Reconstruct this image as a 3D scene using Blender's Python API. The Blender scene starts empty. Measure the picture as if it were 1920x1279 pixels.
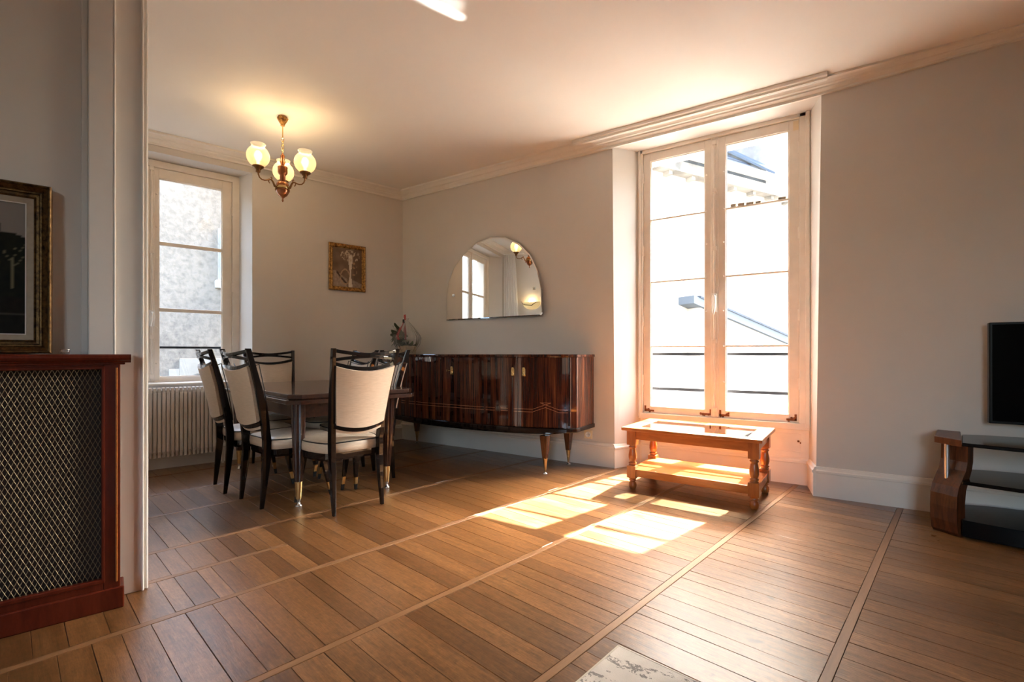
import bpy, bmesh, math, random
from mathutils import Vector, Matrix, noise
R = math.radians
random.seed(7)
SC = bpy.context.scene
COL = SC.collection

# ------------------------------------------------------------------ camera, sky, sun, exposure
cam_d = bpy.data.cameras.new('camera')
cam_d.sensor_width = 36.0
cam_d.lens = 36.0 * 900.0 / 1920.0
cam_d.shift_y = 24.5 / 1920.0
cam_d.clip_start = 0.05
cam = bpy.data.objects.new('camera', cam_d)
cam.location = (0, 0, 1.04)
cam.rotation_euler = (R(90), 0, R(123.592 - 90))
COL.objects.link(cam)
SC.camera = cam

SUN_AZ, SUN_EL = 75.0, 51.6          # direction towards the sun (deg from +x), elevation
world = bpy.data.worlds.new('sky')
SC.world = world
world.use_nodes = True
wn = world.node_tree
bg = wn.nodes['Background']
sky = wn.nodes.new('ShaderNodeTexSky')
sky.sky_type = 'NISHITA'
sky.sun_disc = False
sky.sun_elevation = R(SUN_EL)
sky.sun_rotation = R(90 - SUN_AZ)
sky.air_density = 1.0
sky.dust_density = 5.0
sky.ozone_density = 1.0
wb = wn.nodes.new('ShaderNodeMix'); wb.data_type = 'RGBA'; wb.blend_type = 'MULTIPLY'; wb.inputs[0].default_value = 1.0
wb.inputs[7].default_value = (1.06, 1.0, 0.90, 1)     # the camera's white balance
wn.links.new(sky.outputs[0], wb.inputs[6]); wn.links.new(wb.outputs[2], bg.inputs[0])
bg.inputs[1].default_value = 2.4

sun_d = bpy.data.lights.new('sun', 'SUN')
sun_d.energy = 40.0
sun_d.angle = R(0.53)
sun_d.color = (1.0, 0.96, 0.89)
sun = bpy.data.objects.new('sun', sun_d)
sv = Vector((math.cos(R(SUN_AZ)) * math.cos(R(SUN_EL)), math.sin(R(SUN_AZ)) * math.cos(R(SUN_EL)), math.sin(R(SUN_EL))))
sun.rotation_euler = sv.to_track_quat('Z', 'Y').to_euler()
sun.location = (3, 8, 9)
COL.objects.link(sun)

vs = SC.view_settings
vs.view_transform = 'Standard'
vs.look = 'None'
vs.gamma = 1.0
vs.use_curve_mapping = False
vs.exposure = 1.62
cy = SC.cycles
cy.use_denoising = True
cy.max_bounces = 14
cy.diffuse_bounces = 8
cy.glossy_bounces = 5
cy.transmission_bounces = 8
cy.transparent_max_bounces = 16
cy.caustics_reflective = False
cy.caustics_refractive = False
cy.sample_clamp_indirect = 8.0

# ------------------------------------------------------------------ frames of reference
ANG_A = R(73.372)                     # bearing of the window wall on the dining side
dA = Vector((math.cos(ANG_A), math.sin(ANG_A), 0))
nA = Vector((dA.y, -dA.x, 0))
YB = 4.175                            # face of the wall behind the sideboard
CORNER = Vector((-4.388, YB, 0))
H = 3.02                              # ceiling
ZROT_A = ANG_A + math.pi
def MA(origin):                       # local x: along the wall away from the corner, y: into the room
    return Matrix.Translation(Vector(origin)) @ Matrix.Rotation(ZROT_A, 4, 'Z')
M_A = MA(CORNER)
P0 = Vector((-2.421, 0.762, 0))       # foot of the radiator cover's front corner
M_P = MA(P0)
ANG_F = R(-9.9)                       # the floor boards
M_F = Matrix.Rotation(ANG_F, 4, 'Z')
I4 = Matrix.Identity(4)

# ------------------------------------------------------------------ mesh helpers
class MB:
    def __init__(s, m=None):
        s.v = []; s.f = []; s.m = m or I4; s.sm = []
    def add(s, vs_, fs, smooth=False):
        o = len(s.v)
        s.v += [s.m @ Vector(p) for p in vs_]
        s.f += [tuple(i + o for i in f) for f in fs]
        s.sm += [smooth] * len(fs)
        return s
    def box(s, x0, x1, y0, y1, z0, z1):
        return s.prism([(x0, y0), (x1, y0), (x1, y1), (x0, y1)], z0, z1)
    def prism(s, poly, z0, z1, top=None):
        n = len(poly); top = top or poly
        a = sum(poly[i][0] * poly[(i + 1) % n][1] - poly[(i + 1) % n][0] * poly[i][1] for i in range(n))
        if a < 0:
            poly = poly[::-1]; top = top[::-1]
        vs_ = [(p[0], p[1], z0) for p in poly] + [(p[0], p[1], z1) for p in top]
        fs = [tuple(range(n - 1, -1, -1)), tuple(range(n, 2 * n))]
        fs += [(i, (i + 1) % n, n + (i + 1) % n, n + i) for i in range(n)]
        return s.add(vs_, fs)
    def loft(s, rings, cap=True, smooth=True, closed=True):
        n = len(rings[0]); vs_ = [p for r in rings for p in r]; fs = []
        for k in range(len(rings) - 1):
            for i in range(n if closed else n - 1):
                j = (i + 1) % n
                fs.append((k * n + i, k * n + j, (k + 1) * n + j, (k + 1) * n + i))
        s.add(vs_, fs, smooth)
        if cap:
            s.add(list(rings[0]), [tuple(range(n - 1, -1, -1))]); s.add(list(rings[-1]), [tuple(range(n))])
        return s
    def lathe(s, prof, c=(0, 0, 0), seg=24, m=None, smooth=True, cap=True):
        m = m or I4
        rings = []
        for r, z in prof:
            rings.append([tuple((m @ Vector((r * math.cos(2 * math.pi * i / seg), r * math.sin(2 * math.pi * i / seg), z))) + Vector(c)) for i in range(seg)])
        return s.loft(rings, cap, smooth)
    def tube(s, path, r, seg=8, closed=False, smooth=True):
        P = [Vector(p) for p in path]; n = len(P); rings = []
        up = None
        for i, p in enumerate(P):
            if closed: t = P[(i + 1) % n] - P[i - 1]
            else: t = P[min(i + 1, n - 1)] - P[max(i - 1, 0)]
            t.normalize()
            if up is None:
                up = Vector((0, 0, 1)) if abs(t.z) < 0.9 else Vector((1, 0, 0))
            a = (up - t * up.dot(t)).normalized(); up = a; b = t.cross(a)
            rr = r[i] if isinstance(r, (list, tuple)) else r
            rings.append([tuple(p + (a * math.cos(2 * math.pi * k / seg) + b * math.sin(2 * math.pi * k / seg)) * rr) for k in range(seg)])
        if closed: rings.append(rings[0]); return s.loft(rings, False, smooth)
        return s.loft(rings, True, smooth)
    def post(s, path, sizes):          # rectangular section kept in x/y, path goes up
        rings = []
        for (x, y, z), (a, b) in zip(path, sizes):
            rings.append([(x - a / 2, y - b / 2, z), (x + a / 2, y - b / 2, z), (x + a / 2, y + b / 2, z), (x - a / 2, y + b / 2, z)])
        return s.loft(rings, True, False)
    def rail(s, path, sizes):          # rectangular section kept in y/z, path goes along x
        rings = []
        for (x, y, z), (a, b) in zip(path, sizes):
            rings.append([(x, y - a / 2, z - b / 2), (x, y + a / 2, z - b / 2), (x, y + a / 2, z + b / 2), (x, y - a / 2, z + b / 2)])
        return s.loft(rings, True, False)
    def sheet(s, fn, nu, nv, th=0.0, smooth=True):   # fn(u,v)->point ; th thickness along the normal
        g = [[Vector(fn(i / nu, j / nv)) for i in range(nu + 1)] for j in range(nv + 1)]
        def nrm(i, j):
            a = g[j][min(i + 1, nu)] - g[j][max(i - 1, 0)]; b = g[min(j + 1, nv)][i] - g[max(j - 1, 0)][i]
            n = a.cross(b); return n.normalized() if n.length > 1e-12 else Vector((0, 0, 1))
        W = nu + 1
        fr = [tuple(g[j][i]) for j in range(nv + 1) for i in range(W)]
        fs = [(j * W + i, j * W + i + 1, (j + 1) * W + i + 1, (j + 1) * W + i) for j in range(nv) for i in range(nu)]
        if th == 0: return s.add(fr, fs, smooth)
        bk = [tuple(g[j][i] - nrm(i, j) * th) for j in range(nv + 1) for i in range(W)]
        s.add(fr, fs, smooth)
        s.add(bk, [f[::-1] for f in fs], smooth)
        ring = [(i, 0) for i in range(nu)] + [(nu, j) for j in range(nv)] + [(i, nv) for i in range(nu, 0, -1)] + [(0, j) for j in range(nv, 0, -1)]
        idx = [j * W + i for i, j in ring]; n = len(idx)
        s.add([fr[k] for k in idx] + [bk[k] for k in idx], [(i, n + i, n + (i + 1) % n, (i + 1) % n) for i in range(n)], False)
        return s
    def build(s, name, mat, parent=None, bevel=0.0, seg=2, recalc=False, weld=False):
        me = bpy.data.meshes.new(name)
        me.from_pydata([tuple(p) for p in s.v], [], s.f)
        me.polygons.foreach_set('use_smooth', s.sm)
        if recalc or weld:
            bm = bmesh.new(); bm.from_mesh(me)
            if weld: bmesh.ops.remove_doubles(bm, verts=bm.verts, dist=1e-5)
            bmesh.ops.recalc_face_normals(bm, faces=bm.faces); bm.to_mesh(me); bm.free()
        me.update()
        o = bpy.data.objects.new(name, me)
        COL.objects.link(o)
        if mat: me.materials.append(mat)
        if parent is not None: o.parent = parent
        if bevel > 0:
            b = o.modifiers.new('edge', 'BEVEL'); b.width = bevel; b.segments = seg; b.limit_method = 'ANGLE'; b.angle_limit = R(40)
            b.harden_normals = False
        return o

def tag(o, label, cat, group=None, kind=None):
    o['label'] = label; o['category'] = cat
    if group: o['group'] = group
    if kind: o['kind'] = kind
    return o
def struct(o, label, cat='wall'):
    return tag(o, label, cat, kind='structure')
def thing(name, label, cat, m=None, group=None):
    o = bpy.data.objects.new(name, None); COL.objects.link(o)
    o.empty_display_size = 0.1
    if m is not None: o.matrix_world = m
    return tag(o, label, cat, group)
def TR(x, y, z=0, rz=0):
    return Matrix.Translation((x, y, z)) @ Matrix.Rotation(R(rz), 4, 'Z')
def copy_thing(src, m, label):
    r = src.copy(); COL.objects.link(r); r.matrix_world = m; r['label'] = label
    for ch in list(src.children):
        c = ch.copy(); COL.objects.link(c); c.parent = r
        for g in list(ch.children):
            d = g.copy(); COL.objects.link(d); d.parent = c
    return r

# ------------------------------------------------------------------ materials
def mat(name, col=(0.8, 0.8, 0.8), rough=0.5, metal=0.0, coat=0.0, coat_r=0.05, spec=0.5, sheen=0.0):
    m = bpy.data.materials.new(name); m.use_nodes = True
    b = m.node_tree.nodes['Principled BSDF']
    b.inputs['Base Color'].default_value = (*col, 1); b.inputs['Roughness'].default_value = rough
    b.inputs['Metallic'].default_value = metal; b.inputs['Coat Weight'].default_value = coat
    b.inputs['Coat Roughness'].default_value = coat_r; b.inputs['Specular IOR Level'].default_value = spec
    if sheen: b.inputs['Sheen Weight'].default_value = sheen
    return m
class N:
    def __init__(s, m): s.t = m.node_tree; s.b = s.t.nodes['Principled BSDF']
    def new(s, typ, **kw):
        n = s.t.nodes.new(typ)
        for k, v in kw.items():
            if k in n.bl_rna.properties: setattr(n, k, v)
            else: n.inputs[k.replace('_', ' ')].default_value = v
        return n
    def link(s, a, b): s.t.links.new(a, b)
    def ramp(s, fac, stops):
        r = s.new('ShaderNodeValToRGB'); e = r.color_ramp.elements
        while len(e) < len(stops): e.new(0.5)
        for x, (p, c) in zip(e, stops): x.position = p; x.color = (*c, 1)
        s.link(fac, r.inputs[0]); return r.outputs[0]
    def math(s, op, a, b=None):
        n = s.new('ShaderNodeMath', operation=op)
        for i, q in enumerate((a, b)):
            if q is None: continue
            if isinstance(q, (int, float)): n.inputs[i].default_value = q
            else: s.link(q, n.inputs[i])
        return n.outputs[0]
    def mix(s, fac, a, b, mode='MIX'):
        n = s.new('ShaderNodeMix', data_type='RGBA', blend_type=mode)
        for i, q in ((0, fac), (6, a), (7, b)):
            if isinstance(q, (int, float)): n.inputs[i].default_value = q
            elif isinstance(q, tuple): n.inputs[i].default_value = (*q, 1)
            else: s.link(q, n.inputs[i])
        return n.outputs[2]
    def coords(s, scale=(1, 1, 1), out='Object', rot=(0, 0, 0)):
        t = s.new('ShaderNodeTexCoord'); mp = s.new('ShaderNodeMapping')
        mp.inputs['Scale'].default_value = scale; mp.inputs['Rotation'].default_value = rot
        s.link(t.outputs[out], mp.inputs[0]); return mp.outputs[0]
    def noise(s, vec, scale, detail=4, rough=0.55, dist=0.0):
        n = s.new('ShaderNodeTexNoise'); s.link(vec, n.inputs['Vector'])
        n.inputs['Scale'].default_value = scale; n.inputs['Detail'].default_value = detail
        n.inputs['Roughness'].default_value = rough; n.inputs['Distortion'].default_value = dist
        return n.outputs[0]
    def bump(s, h, strength=0.2, dist=0.01):
        n = s.new('ShaderNodeBump'); n.inputs['Strength'].default_value = strength; n.inputs['Distance'].default_value = dist
        s.link(h, n.inputs['Height']); s.link(n.outputs[0], s.b.inputs['Normal']); return n

def paint(name, col, rough=0.6, var=0.05, bump=0.05, scale=6):
    bump *= 0.3
    m = mat(name, col, rough); n = N(m); c = n.coords()
    f = n.noise(c, scale, 5)
    d = tuple(x * (1 - var) for x in col); l = tuple(min(1, x * (1 + var)) for x in col)
    n.link(n.ramp(f, [(0.3, d), (0.7, l)]), n.b.inputs['Base Color'])
    n.bump(n.noise(c, 90, 3), bump, 0.004)
    return m
def wood(name, dark, light, rough=0.35, scale=(1, 14, 14), fine=3.0, coat=0.0, coat_r=0.05, bump=0.05, contrast=(0.3, 0.7), rot=(0, 0, 0), out='Object'):
    m = mat(name, light, rough, coat=coat, coat_r=coat_r); n = N(m)
    c = n.coords(scale, out, rot)
    a = n.noise(c, fine, 6, 0.6, 0.6); b = n.noise(c, fine * 6, 4, 0.6, 0.2)
    f = n.math('ADD', n.math('MULTIPLY', a, 0.7), n.math('MULTIPLY', b, 0.3))
    n.link(n.ramp(f, [(contrast[0], dark), (contrast[1], light)]), n.b.inputs['Base Color'])
    n.bump(b, bump, 0.002)
    return m

M = {}
M['wall'] = paint('wall_paint', (0.615, 0.585, 0.55), 0.62, 0.02, 0.06, 3)
M['ceiling'] = paint('ceiling_paint', (0.80, 0.77, 0.73), 0.65, 0.015, 0.03, 2)
M['trim'] = paint('trim_paint', (0.76, 0.725, 0.675), 0.42, 0.03, 0.05, 5)
M['pilaster'] = paint('pilaster_paint', (0.68, 0.655, 0.63), 0.45, 0.03, 0.05, 5)
M['window'] = paint('window_paint', (0.79, 0.735, 0.665), 0.42, 0.05, 0.08, 9)
M['radiator'] = paint('radiator_paint', (0.62, 0.565, 0.51), 0.38, 0.03, 0.03, 6)
M['lacquer'] = mat('black_brown_lacquer', (0.006, 0.0035, 0.003), 0.5, coat=0.7, coat_r=0.03, spec=0.05)
M['brass'] = mat('polished_brass', (0.78, 0.55, 0.24), 0.24, 1.0)
M['bronze'] = mat('aged_bronze', (0.22, 0.115, 0.05), 0.32, 1.0)
M['copper'] = mat('copper_toned_wood', (0.36, 0.12, 0.035), 0.22, 0.6, coat=0.7)
M['steel'] = mat('brushed_steel', (0.62, 0.60, 0.58), 0.25, 1.0)
M['iron'] = mat('dark_iron', (0.012, 0.013, 0.017), 0.6, spec=0.15)
M['black'] = mat('black_plastic', (0.004, 0.004, 0.0045), 0.3, spec=0.15)
M['screen'] = mat('black_screen', (0.002, 0.002, 0.0022), 0.12, spec=0.08)
M['blackglass'] = mat('black_glass', (0.005, 0.0045, 0.0045), 0.08, spec=0.25)
M['dark'] = mat('cavity_shade', (0.035, 0.018, 0.012), 0.8)
M['rubber'] = mat('black_rubber', (0.012, 0.012, 0.012), 0.6)
M['plastic'] = mat('cream_plastic', (0.78, 0.66, 0.46), 0.35)
M['white'] = mat('white_enamel', (0.8, 0.79, 0.77), 0.3)
M['mirror'] = mat('mirror_silver', (0.92, 0.93, 0.92), 0.006, 1.0)
M['rust'] = mat('rusty_iron', (0.21, 0.07, 0.02), 0.8)
M['putty'] = paint('old_putty', (0.33, 0.28, 0.22), 0.9, 0.3, 0.3, 60)
M['ribbon'] = mat('red_ribbon', (0.42, 0.035, 0.03), 0.35)
M['leaf'] = mat('dark_green_leaf', (0.045, 0.075, 0.028), 0.45)
M['frond'] = mat('palm_frond', (0.075, 0.095, 0.042), 0.5)
M['petal'] = mat('pale_petal', (0.55, 0.49, 0.33), 0.6)
M['redleaf'] = mat('dark_red_leaf', (0.20, 0.03, 0.03), 0.5)
M['basket'] = wood('pale_wood_box', (0.60, 0.47, 0.30), (0.76, 0.63, 0.44), 0.6, (6, 6, 40))
M['zinc'] = mat('grey_zinc', (0.060, 0.072, 0.088), 0.7, spec=0.1)

# floor boards: tone differs from board to board
def floor_mat():
    m = mat('waxed_oak_boards', (0.25, 0.12, 0.05), 0.36, coat=0.35, coat_r=0.28); n = N(m)
    oi = n.new('ShaderNodeObjectInfo'); ge = n.new('ShaderNodeNewGeometry')
    rnd = n.math('FRACT', n.math('ADD', oi.outputs['Random'], n.math('MULTIPLY', ge.outputs['Random Per Island'], 7.31)))
    t = n.new('ShaderNodeTexCoord'); cmb = n.new('ShaderNodeCombineXYZ')
    n.link(n.math('MULTIPLY', rnd, 13.0), cmb.inputs[0]); n.link(n.math('MULTIPLY', rnd, 29.0), cmb.inputs[1])
    ad = n.new('ShaderNodeVectorMath', operation='ADD'); n.link(t.outputs['Object'], ad.inputs[0]); n.link(cmb.outputs[0], ad.inputs[1])
    mp = n.new('ShaderNodeMapping'); mp.inputs['Scale'].default_value = (1.6, 15, 15); n.link(ad.outputs[0], mp.inputs[0])
    a = n.noise(mp.outputs[0], 2.2, 6, 0.62, 1.1)
    b = n.noise(mp.outputs[0], 11, 5, 0.65, 0.3)
    w = n.noise(t.outputs['Object'], 2.4, 5, 0.6)
    k = n.noise(ad.outputs[0], 9, 2, 0.5, 0.4)
    f = n.math('ADD', n.math('MULTIPLY', a, 0.55), n.math('MULTIPLY', b, 0.45))
    base = n.ramp(f, [(0.30, (0.066, 0.027, 0.008)), (0.46, (0.150, 0.068, 0.023)), (0.58, (0.215, 0.102, 0.038)), (0.72, (0.30, 0.157, 0.066))])
    tone = n.ramp(rnd, [(0.0, (0.62, 0.59, 0.57)), (0.3, (0.88, 0.86, 0.84)), (0.7, (1.04, 1.04, 1.04)), (1.0, (1.28, 1.32, 1.38))])
    c1 = n.mix(1.0, base, tone, 'MULTIPLY')
    wear = n.ramp(w, [(0.35, (0.80, 0.78, 0.76)), (0.68, (1.14, 1.14, 1.16))])
    c2 = n.mix(0.8, c1, wear, 'MULTIPLY')
    knot = n.ramp(k, [(0.69, (1, 1, 1)), (0.78, (0.33, 0.28, 0.25))])
    c3 = n.mix(0.85, c2, knot, 'MULTIPLY')
    mp2 = n.new('ShaderNodeMapping'); mp2.inputs['Scale'].default_value = (9, 60, 60); n.link(ad.outputs[0], mp2.inputs[0])
    pit = n.ramp(n.noise(mp2.outputs[0], 2.0, 5, 0.75, 0.5), [(0.30, (0.45, 0.42, 0.40)), (0.42, (1, 1, 1)), (0.64, (1, 1, 1)), (0.74, (1.25, 1.27, 1.3))])
    c3 = n.mix(0.9, c3, pit, 'MULTIPLY')
    mott = n.ramp(n.noise(t.outputs['Object'], 34, 6, 0.75), [(0.34, (0.66, 0.64, 0.62)), (0.64, (1.24, 1.24, 1.26))])
    c3 = n.mix(0.8, c3, mott, 'MULTIPLY')
    n.link(c3, n.b.inputs['Base Color'])
    rr = n.new('ShaderNodeMapRange'); n.link(w, rr.inputs[0]); rr.inputs[3].default_value = 0.23; rr.inputs[4].default_value = 0.38
    n.link(rr.outputs[0], n.b.inputs['Roughness'])
    n.bump(f, 0.35, 0.004)
    return m
M['floor'] = floor_mat()
M['batten'] = wood('pale_oak_batten', (0.19, 0.092, 0.038), (0.30, 0.157, 0.07), 0.4, (15, 1.5, 15), 2.5)
_n = N(M['batten']); _oi = _n.new('ShaderNodeObjectInfo'); _src = _n.b.inputs['Base Color'].links[0].from_socket
_n.link(_n.mix(1.0, _src, _n.ramp(_oi.outputs['Random'], [(0.0, (0.55, 0.52, 0.50)), (1.0, (1.02, 1.02, 1.02))]), 'MULTIPLY'), _n.b.inputs['Base Color'])
M['underfloor'] = mat('dark_gap', (0.03, 0.018, 0.01), 0.9)

def macassar():
    m = mat('striped_ebony_veneer', (0.05, 0.02, 0.01), 0.6, coat=0.9, coat_r=0.012, spec=0.05); n = N(m)
    c = n.coords((1, 1, 0.03))
    a = n.noise(c, 30, 5, 0.75, 0.1); b = n.noise(c, 110, 3, 0.6)
    f = n.math('ADD', n.math('MULTIPLY', a, 0.75), n.math('MULTIPLY', b, 0.25))
    n.link(n.ramp(f, [(0.36, (0.005, 0.002, 0.002)), (0.46, (0.020, 0.005, 0.003)), (0.56, (0.072, 0.020, 0.008)), (0.67, (0.17, 0.060, 0.021))]), n.b.inputs['Base Color'])
    return m
M['macassar'] = macassar()
M['tabletop'] = wood('dark_glossy_mahogany', (0.013, 0.0045, 0.003), (0.048, 0.015, 0.007), 0.45, (1.5, 14, 14), 3, coat=0.9, coat_r=0.05, bump=0.02)
M['cherry'] = wood('red_cherry_stain', (0.060, 0.0075, 0.0035), (0.135, 0.021, 0.008), 0.30, (6, 6, 1.2), 3, coat=0.5, coat_r=0.15, bump=0.03)
M['pine'] = wood('orange_pine', (0.27, 0.072, 0.012), (0.46, 0.150, 0.030), 0.30, (1.5, 14, 14), 3, coat=0.4, coat_r=0.15, bump=0.03)
M['pine_leg'] = wood('orange_pine_turned', (0.24, 0.060, 0.010), (0.41, 0.125, 0.025), 0.30, (14, 14, 1.5), 3, coat=0.4, coat_r=0.15, bump=0.03)
M['walnut'] = wood('red_walnut', (0.028, 0.008, 0.004), (0.13, 0.038, 0.011), 0.4, (14, 14, 1.2), 3, coat=0.35, coat_r=0.16, bump=0.02)
M['stripewood'] = wood('dark_striped_wood', (0.02, 0.008, 0.004), (0.16, 0.06, 0.022), 0.22, (16, 16, 0.6), 3, coat=1.0, bump=0.02)

for _k in ('tabletop', 'walnut', 'stripewood', 'cherry'): M[_k].node_tree.nodes['Principled BSDF'].inputs['Specular IOR Level'].default_value = 0.12
def vinyl():
    m = mat('cream_vinyl', (0.62, 0.52, 0.41), 0.36); n = N(m); c = n.coords()
    n.link(n.ramp(n.noise(n.coords((6, 6, 60)), 4, 4), [(0.3, (0.55, 0.46, 0.36)), (0.7, (0.66, 0.56, 0.45))]), n.b.inputs['Base Color'])
    n.bump(n.noise(c, 400, 2), 0.15, 0.001); return m
M['vinyl'] = vinyl()

def gilt(name, a, b, sc=40):
    m = mat(name, a, 0.42, 0.75); n = N(m); c = n.coords()
    f = n.noise(c, sc, 4, 0.65)
    n.link(n.ramp(f, [(0.35, b), (0.55, a), (0.75, tuple(min(1, x * 1.6) for x in a))]), n.b.inputs['Base Color'])
    n.bump(f, 0.6, 0.006); return m
M['gilt'] = gilt('gilded_wood', (0.46, 0.25, 0.075), (0.10, 0.04, 0.014))
M['oldgilt'] = gilt('worn_old_gilt', (0.15, 0.080, 0.026), (0.045, 0.02, 0.008), 55)
M['linen'] = paint('linen_liner', (0.42, 0.35, 0.26), 0.8, 0.08, 0.3, 40)

def attr_mat(name, rough=0.6, spec=0.3):
    m = mat(name, (1, 1, 1), rough, spec=spec); n = N(m)
    a = n.new('ShaderNodeAttribute', attribute_name='paint'); n.link(a.outputs[0], n.b.inputs['Base Color']); return m
M['canvas'] = attr_mat('painted_canvas', 0.6, 0.12)

def glass(name, tint=(1, 1, 1), refl=1.0, ior=1.45, rough=0.0):
    m = bpy.data.materials.new(name); m.use_nodes = True; t = m.node_tree
    t.nodes.remove(t.nodes['Principled BSDF']); out = t.nodes['Material Output']
    ge = t.nodes.new('ShaderNodeNewGeometry'); dt = t.nodes.new('ShaderNodeVectorMath'); dt.operation = 'DOT_PRODUCT'
    t.links.new(ge.outputs['Normal'], dt.inputs[0]); t.links.new(ge.outputs['Incoming'], dt.inputs[1])
    def mt(op, a, b_):
        q = t.nodes.new('ShaderNodeMath'); q.operation = op
        for i, w in enumerate((a, b_)):
            if isinstance(w, (int, float)): q.inputs[i].default_value = w
            elif w is not None: t.links.new(w, q.inputs[i])
        return q
    f0 = ((ior - 1) / (ior + 1)) ** 2
    fr = mt('ADD', mt('MULTIPLY', mt('POWER', mt('SUBTRACT', 1.0, mt('ABSOLUTE', dt.outputs['Value'], None).outputs[0]).outputs[0], 5.0).outputs[0], 1 - f0).outputs[0], f0)
    tr = t.nodes.new('ShaderNodeBsdfTransparent'); tr.inputs[0].default_value = (*tint, 1)
    gl = t.nodes.new('ShaderNodeBsdfGlossy'); gl.inputs['Roughness'].default_value = rough
    mu = t.nodes.new('ShaderNodeMath'); mu.operation = 'MULTIPLY'; mu.inputs[1].default_value = refl
    mx = t.nodes.new('ShaderNodeMixShader')
    t.links.new(fr.outputs[0], mu.inputs[0]); t.links.new(mu.outputs[0], mx.inputs[0]); t.links.new(tr.outputs[0], mx.inputs[1]); t.links.new(gl.outputs[0], mx.inputs[2])
    t.links.new(mx.outputs[0], out.inputs[0]); return m
M['glass'] = glass('window_glass', (0.97, 0.985, 0.98))
M['tableglass'] = glass('table_glass', (0.70, 0.74, 0.73), 1.5, 1.6)
def cello(name):
    m = glass(name, (0.98, 0.98, 0.98), 1.8, 1.5, 0.12); t = m.node_tree; o = t.nodes['Material Output']; src_ = o.inputs[0].links[0].from_socket
    d = t.nodes.new('ShaderNodeBsdfDiffuse'); d.inputs[0].default_value = (0.9, 0.88, 0.86, 1); mx = t.nodes.new('ShaderNodeMixShader'); mx.inputs[0].default_value = 0.07
    t.links.new(src_, mx.inputs[1]); t.links.new(d.outputs[0], mx.inputs[2]); t.links.new(mx.outputs[0], o.inputs[0]); return m
M['cello'] = cello('cellophane')
M['cello_old'] = glass('cellophane', (0.96, 0.96, 0.97), 2.2, 1.5, 0.08)

def globe_mat():
    m = bpy.data.materials.new('etched_opal_globe'); m.use_nodes = True; t = m.node_tree
    n = N(m); b = n.b
    c = n.coords()
    b.inputs['Roughness'].default_value = 0.25
    b.inputs['Base Color'].default_value = (0.85, 0.78, 0.62, 1)
    f = n.noise(c, 38, 3, 0.6, 0.8)
    sep = n.new('ShaderNodeSeparateXYZ'); n.link(c, sep.inputs[0])
    band = n.math('MULTIPLY', n.math('SUBTRACT', 1.0, n.math('MINIMUM', n.math('ABSOLUTE', n.math('MULTIPLY', n.math('ADD', sep.outputs[2], 0.012), 30)), 1.0)), n.math('GREATER_THAN', f, 0.56))
    zz = n.math('ADD', sep.outputs[2], 0.09)
    g = n.new('ShaderNodeMapRange'); n.link(zz, g.inputs[0]); g.inputs[1].default_value = 0.0; g.inputs[2].default_value = 0.17; g.inputs[3].default_value = 0.02; g.inputs[4].default_value = 0.20
    e = n.math('MULTIPLY', g.outputs[0], n.math('SUBTRACT', 1.0, n.math('MULTIPLY', band, 0.75)))
    b.inputs['Emission Color'].default_value = (1.0, 0.80, 0.47, 1)
    n.link(e, b.inputs['Emission Strength'])
    tr = t.nodes.new('ShaderNodeBsdfTransparent'); tr.inputs[0].default_value = (1, 0.93, 0.8, 1)
    mx = t.nodes.new('ShaderNodeMixShader'); mx.inputs[0].default_value = 0.35
    t.links.new(b.outputs[0], mx.inputs[1]); t.links.new(tr.outputs[0], mx.inputs[2])
    t.links.new(mx.outputs[0], t.nodes['Material Output'].inputs[0])
    return m
M['globe'] = globe_mat()
def emit(name, col, s):
    m = mat(name, col, 0.4); b = m.node_tree.nodes['Principled BSDF']
    b.inputs['Emission Color'].default_value = (*col, 1); b.inputs['Emission Strength'].default_value = s; return m
M['bulb'] = emit('lit_bulb', (1.0, 0.82, 0.52), 1.6)
M['bowl'] = emit('lit_glass_bowl', (1.0, 0.78, 0.38), 0.10)

def curtain_mat():
    m = bpy.data.materials.new('white_voile'); m.use_nodes = True; t = m.node_tree; n = N(m)
    n.b.inputs['Base Color'].default_value = (0.86, 0.85, 0.84, 1); n.b.inputs['Roughness'].default_value = 0.9
    tl = t.nodes.new('ShaderNodeBsdfTranslucent'); tl.inputs[0].default_value = (0.9, 0.9, 0.9, 1)
    mx = t.nodes.new('ShaderNodeMixShader'); mx.inputs[0].default_value = 0.45
    t.links.new(n.b.outputs[0], mx.inputs[1]); t.links.new(tl.outputs[0], mx.inputs[2]); t.links.new(mx.outputs[0], t.nodes['Material Output'].inputs[0]); return m
M['voile'] = curtain_mat()

def rug_mat():
    m = mat('distressed_rug', (0.5, 0.47, 0.43), 0.95); n = N(m); c = n.coords()
    v = n.noise(n.coords((1, 2.2, 1)), 5, 4, 0.6, 1.2); s = n.noise(c, 55, 4, 0.7)
    f = n.math('MULTIPLY', n.math('GREATER_THAN', v, 0.53), n.math('GREATER_THAN', s, 0.50))
    lt = n.ramp(n.noise(c, 8, 4), [(0.3, (0.58, 0.555, 0.52)), (0.7, (0.74, 0.71, 0.67))])
    n.link(n.mix(n.math('MULTIPLY', f, 0.75), lt, (0.12, 0.115, 0.115)), n.b.inputs['Base Color'])
    n.bump(n.noise(c, 500, 2), 0.5, 0.003); return m
M['rug'] = rug_mat()

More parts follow.
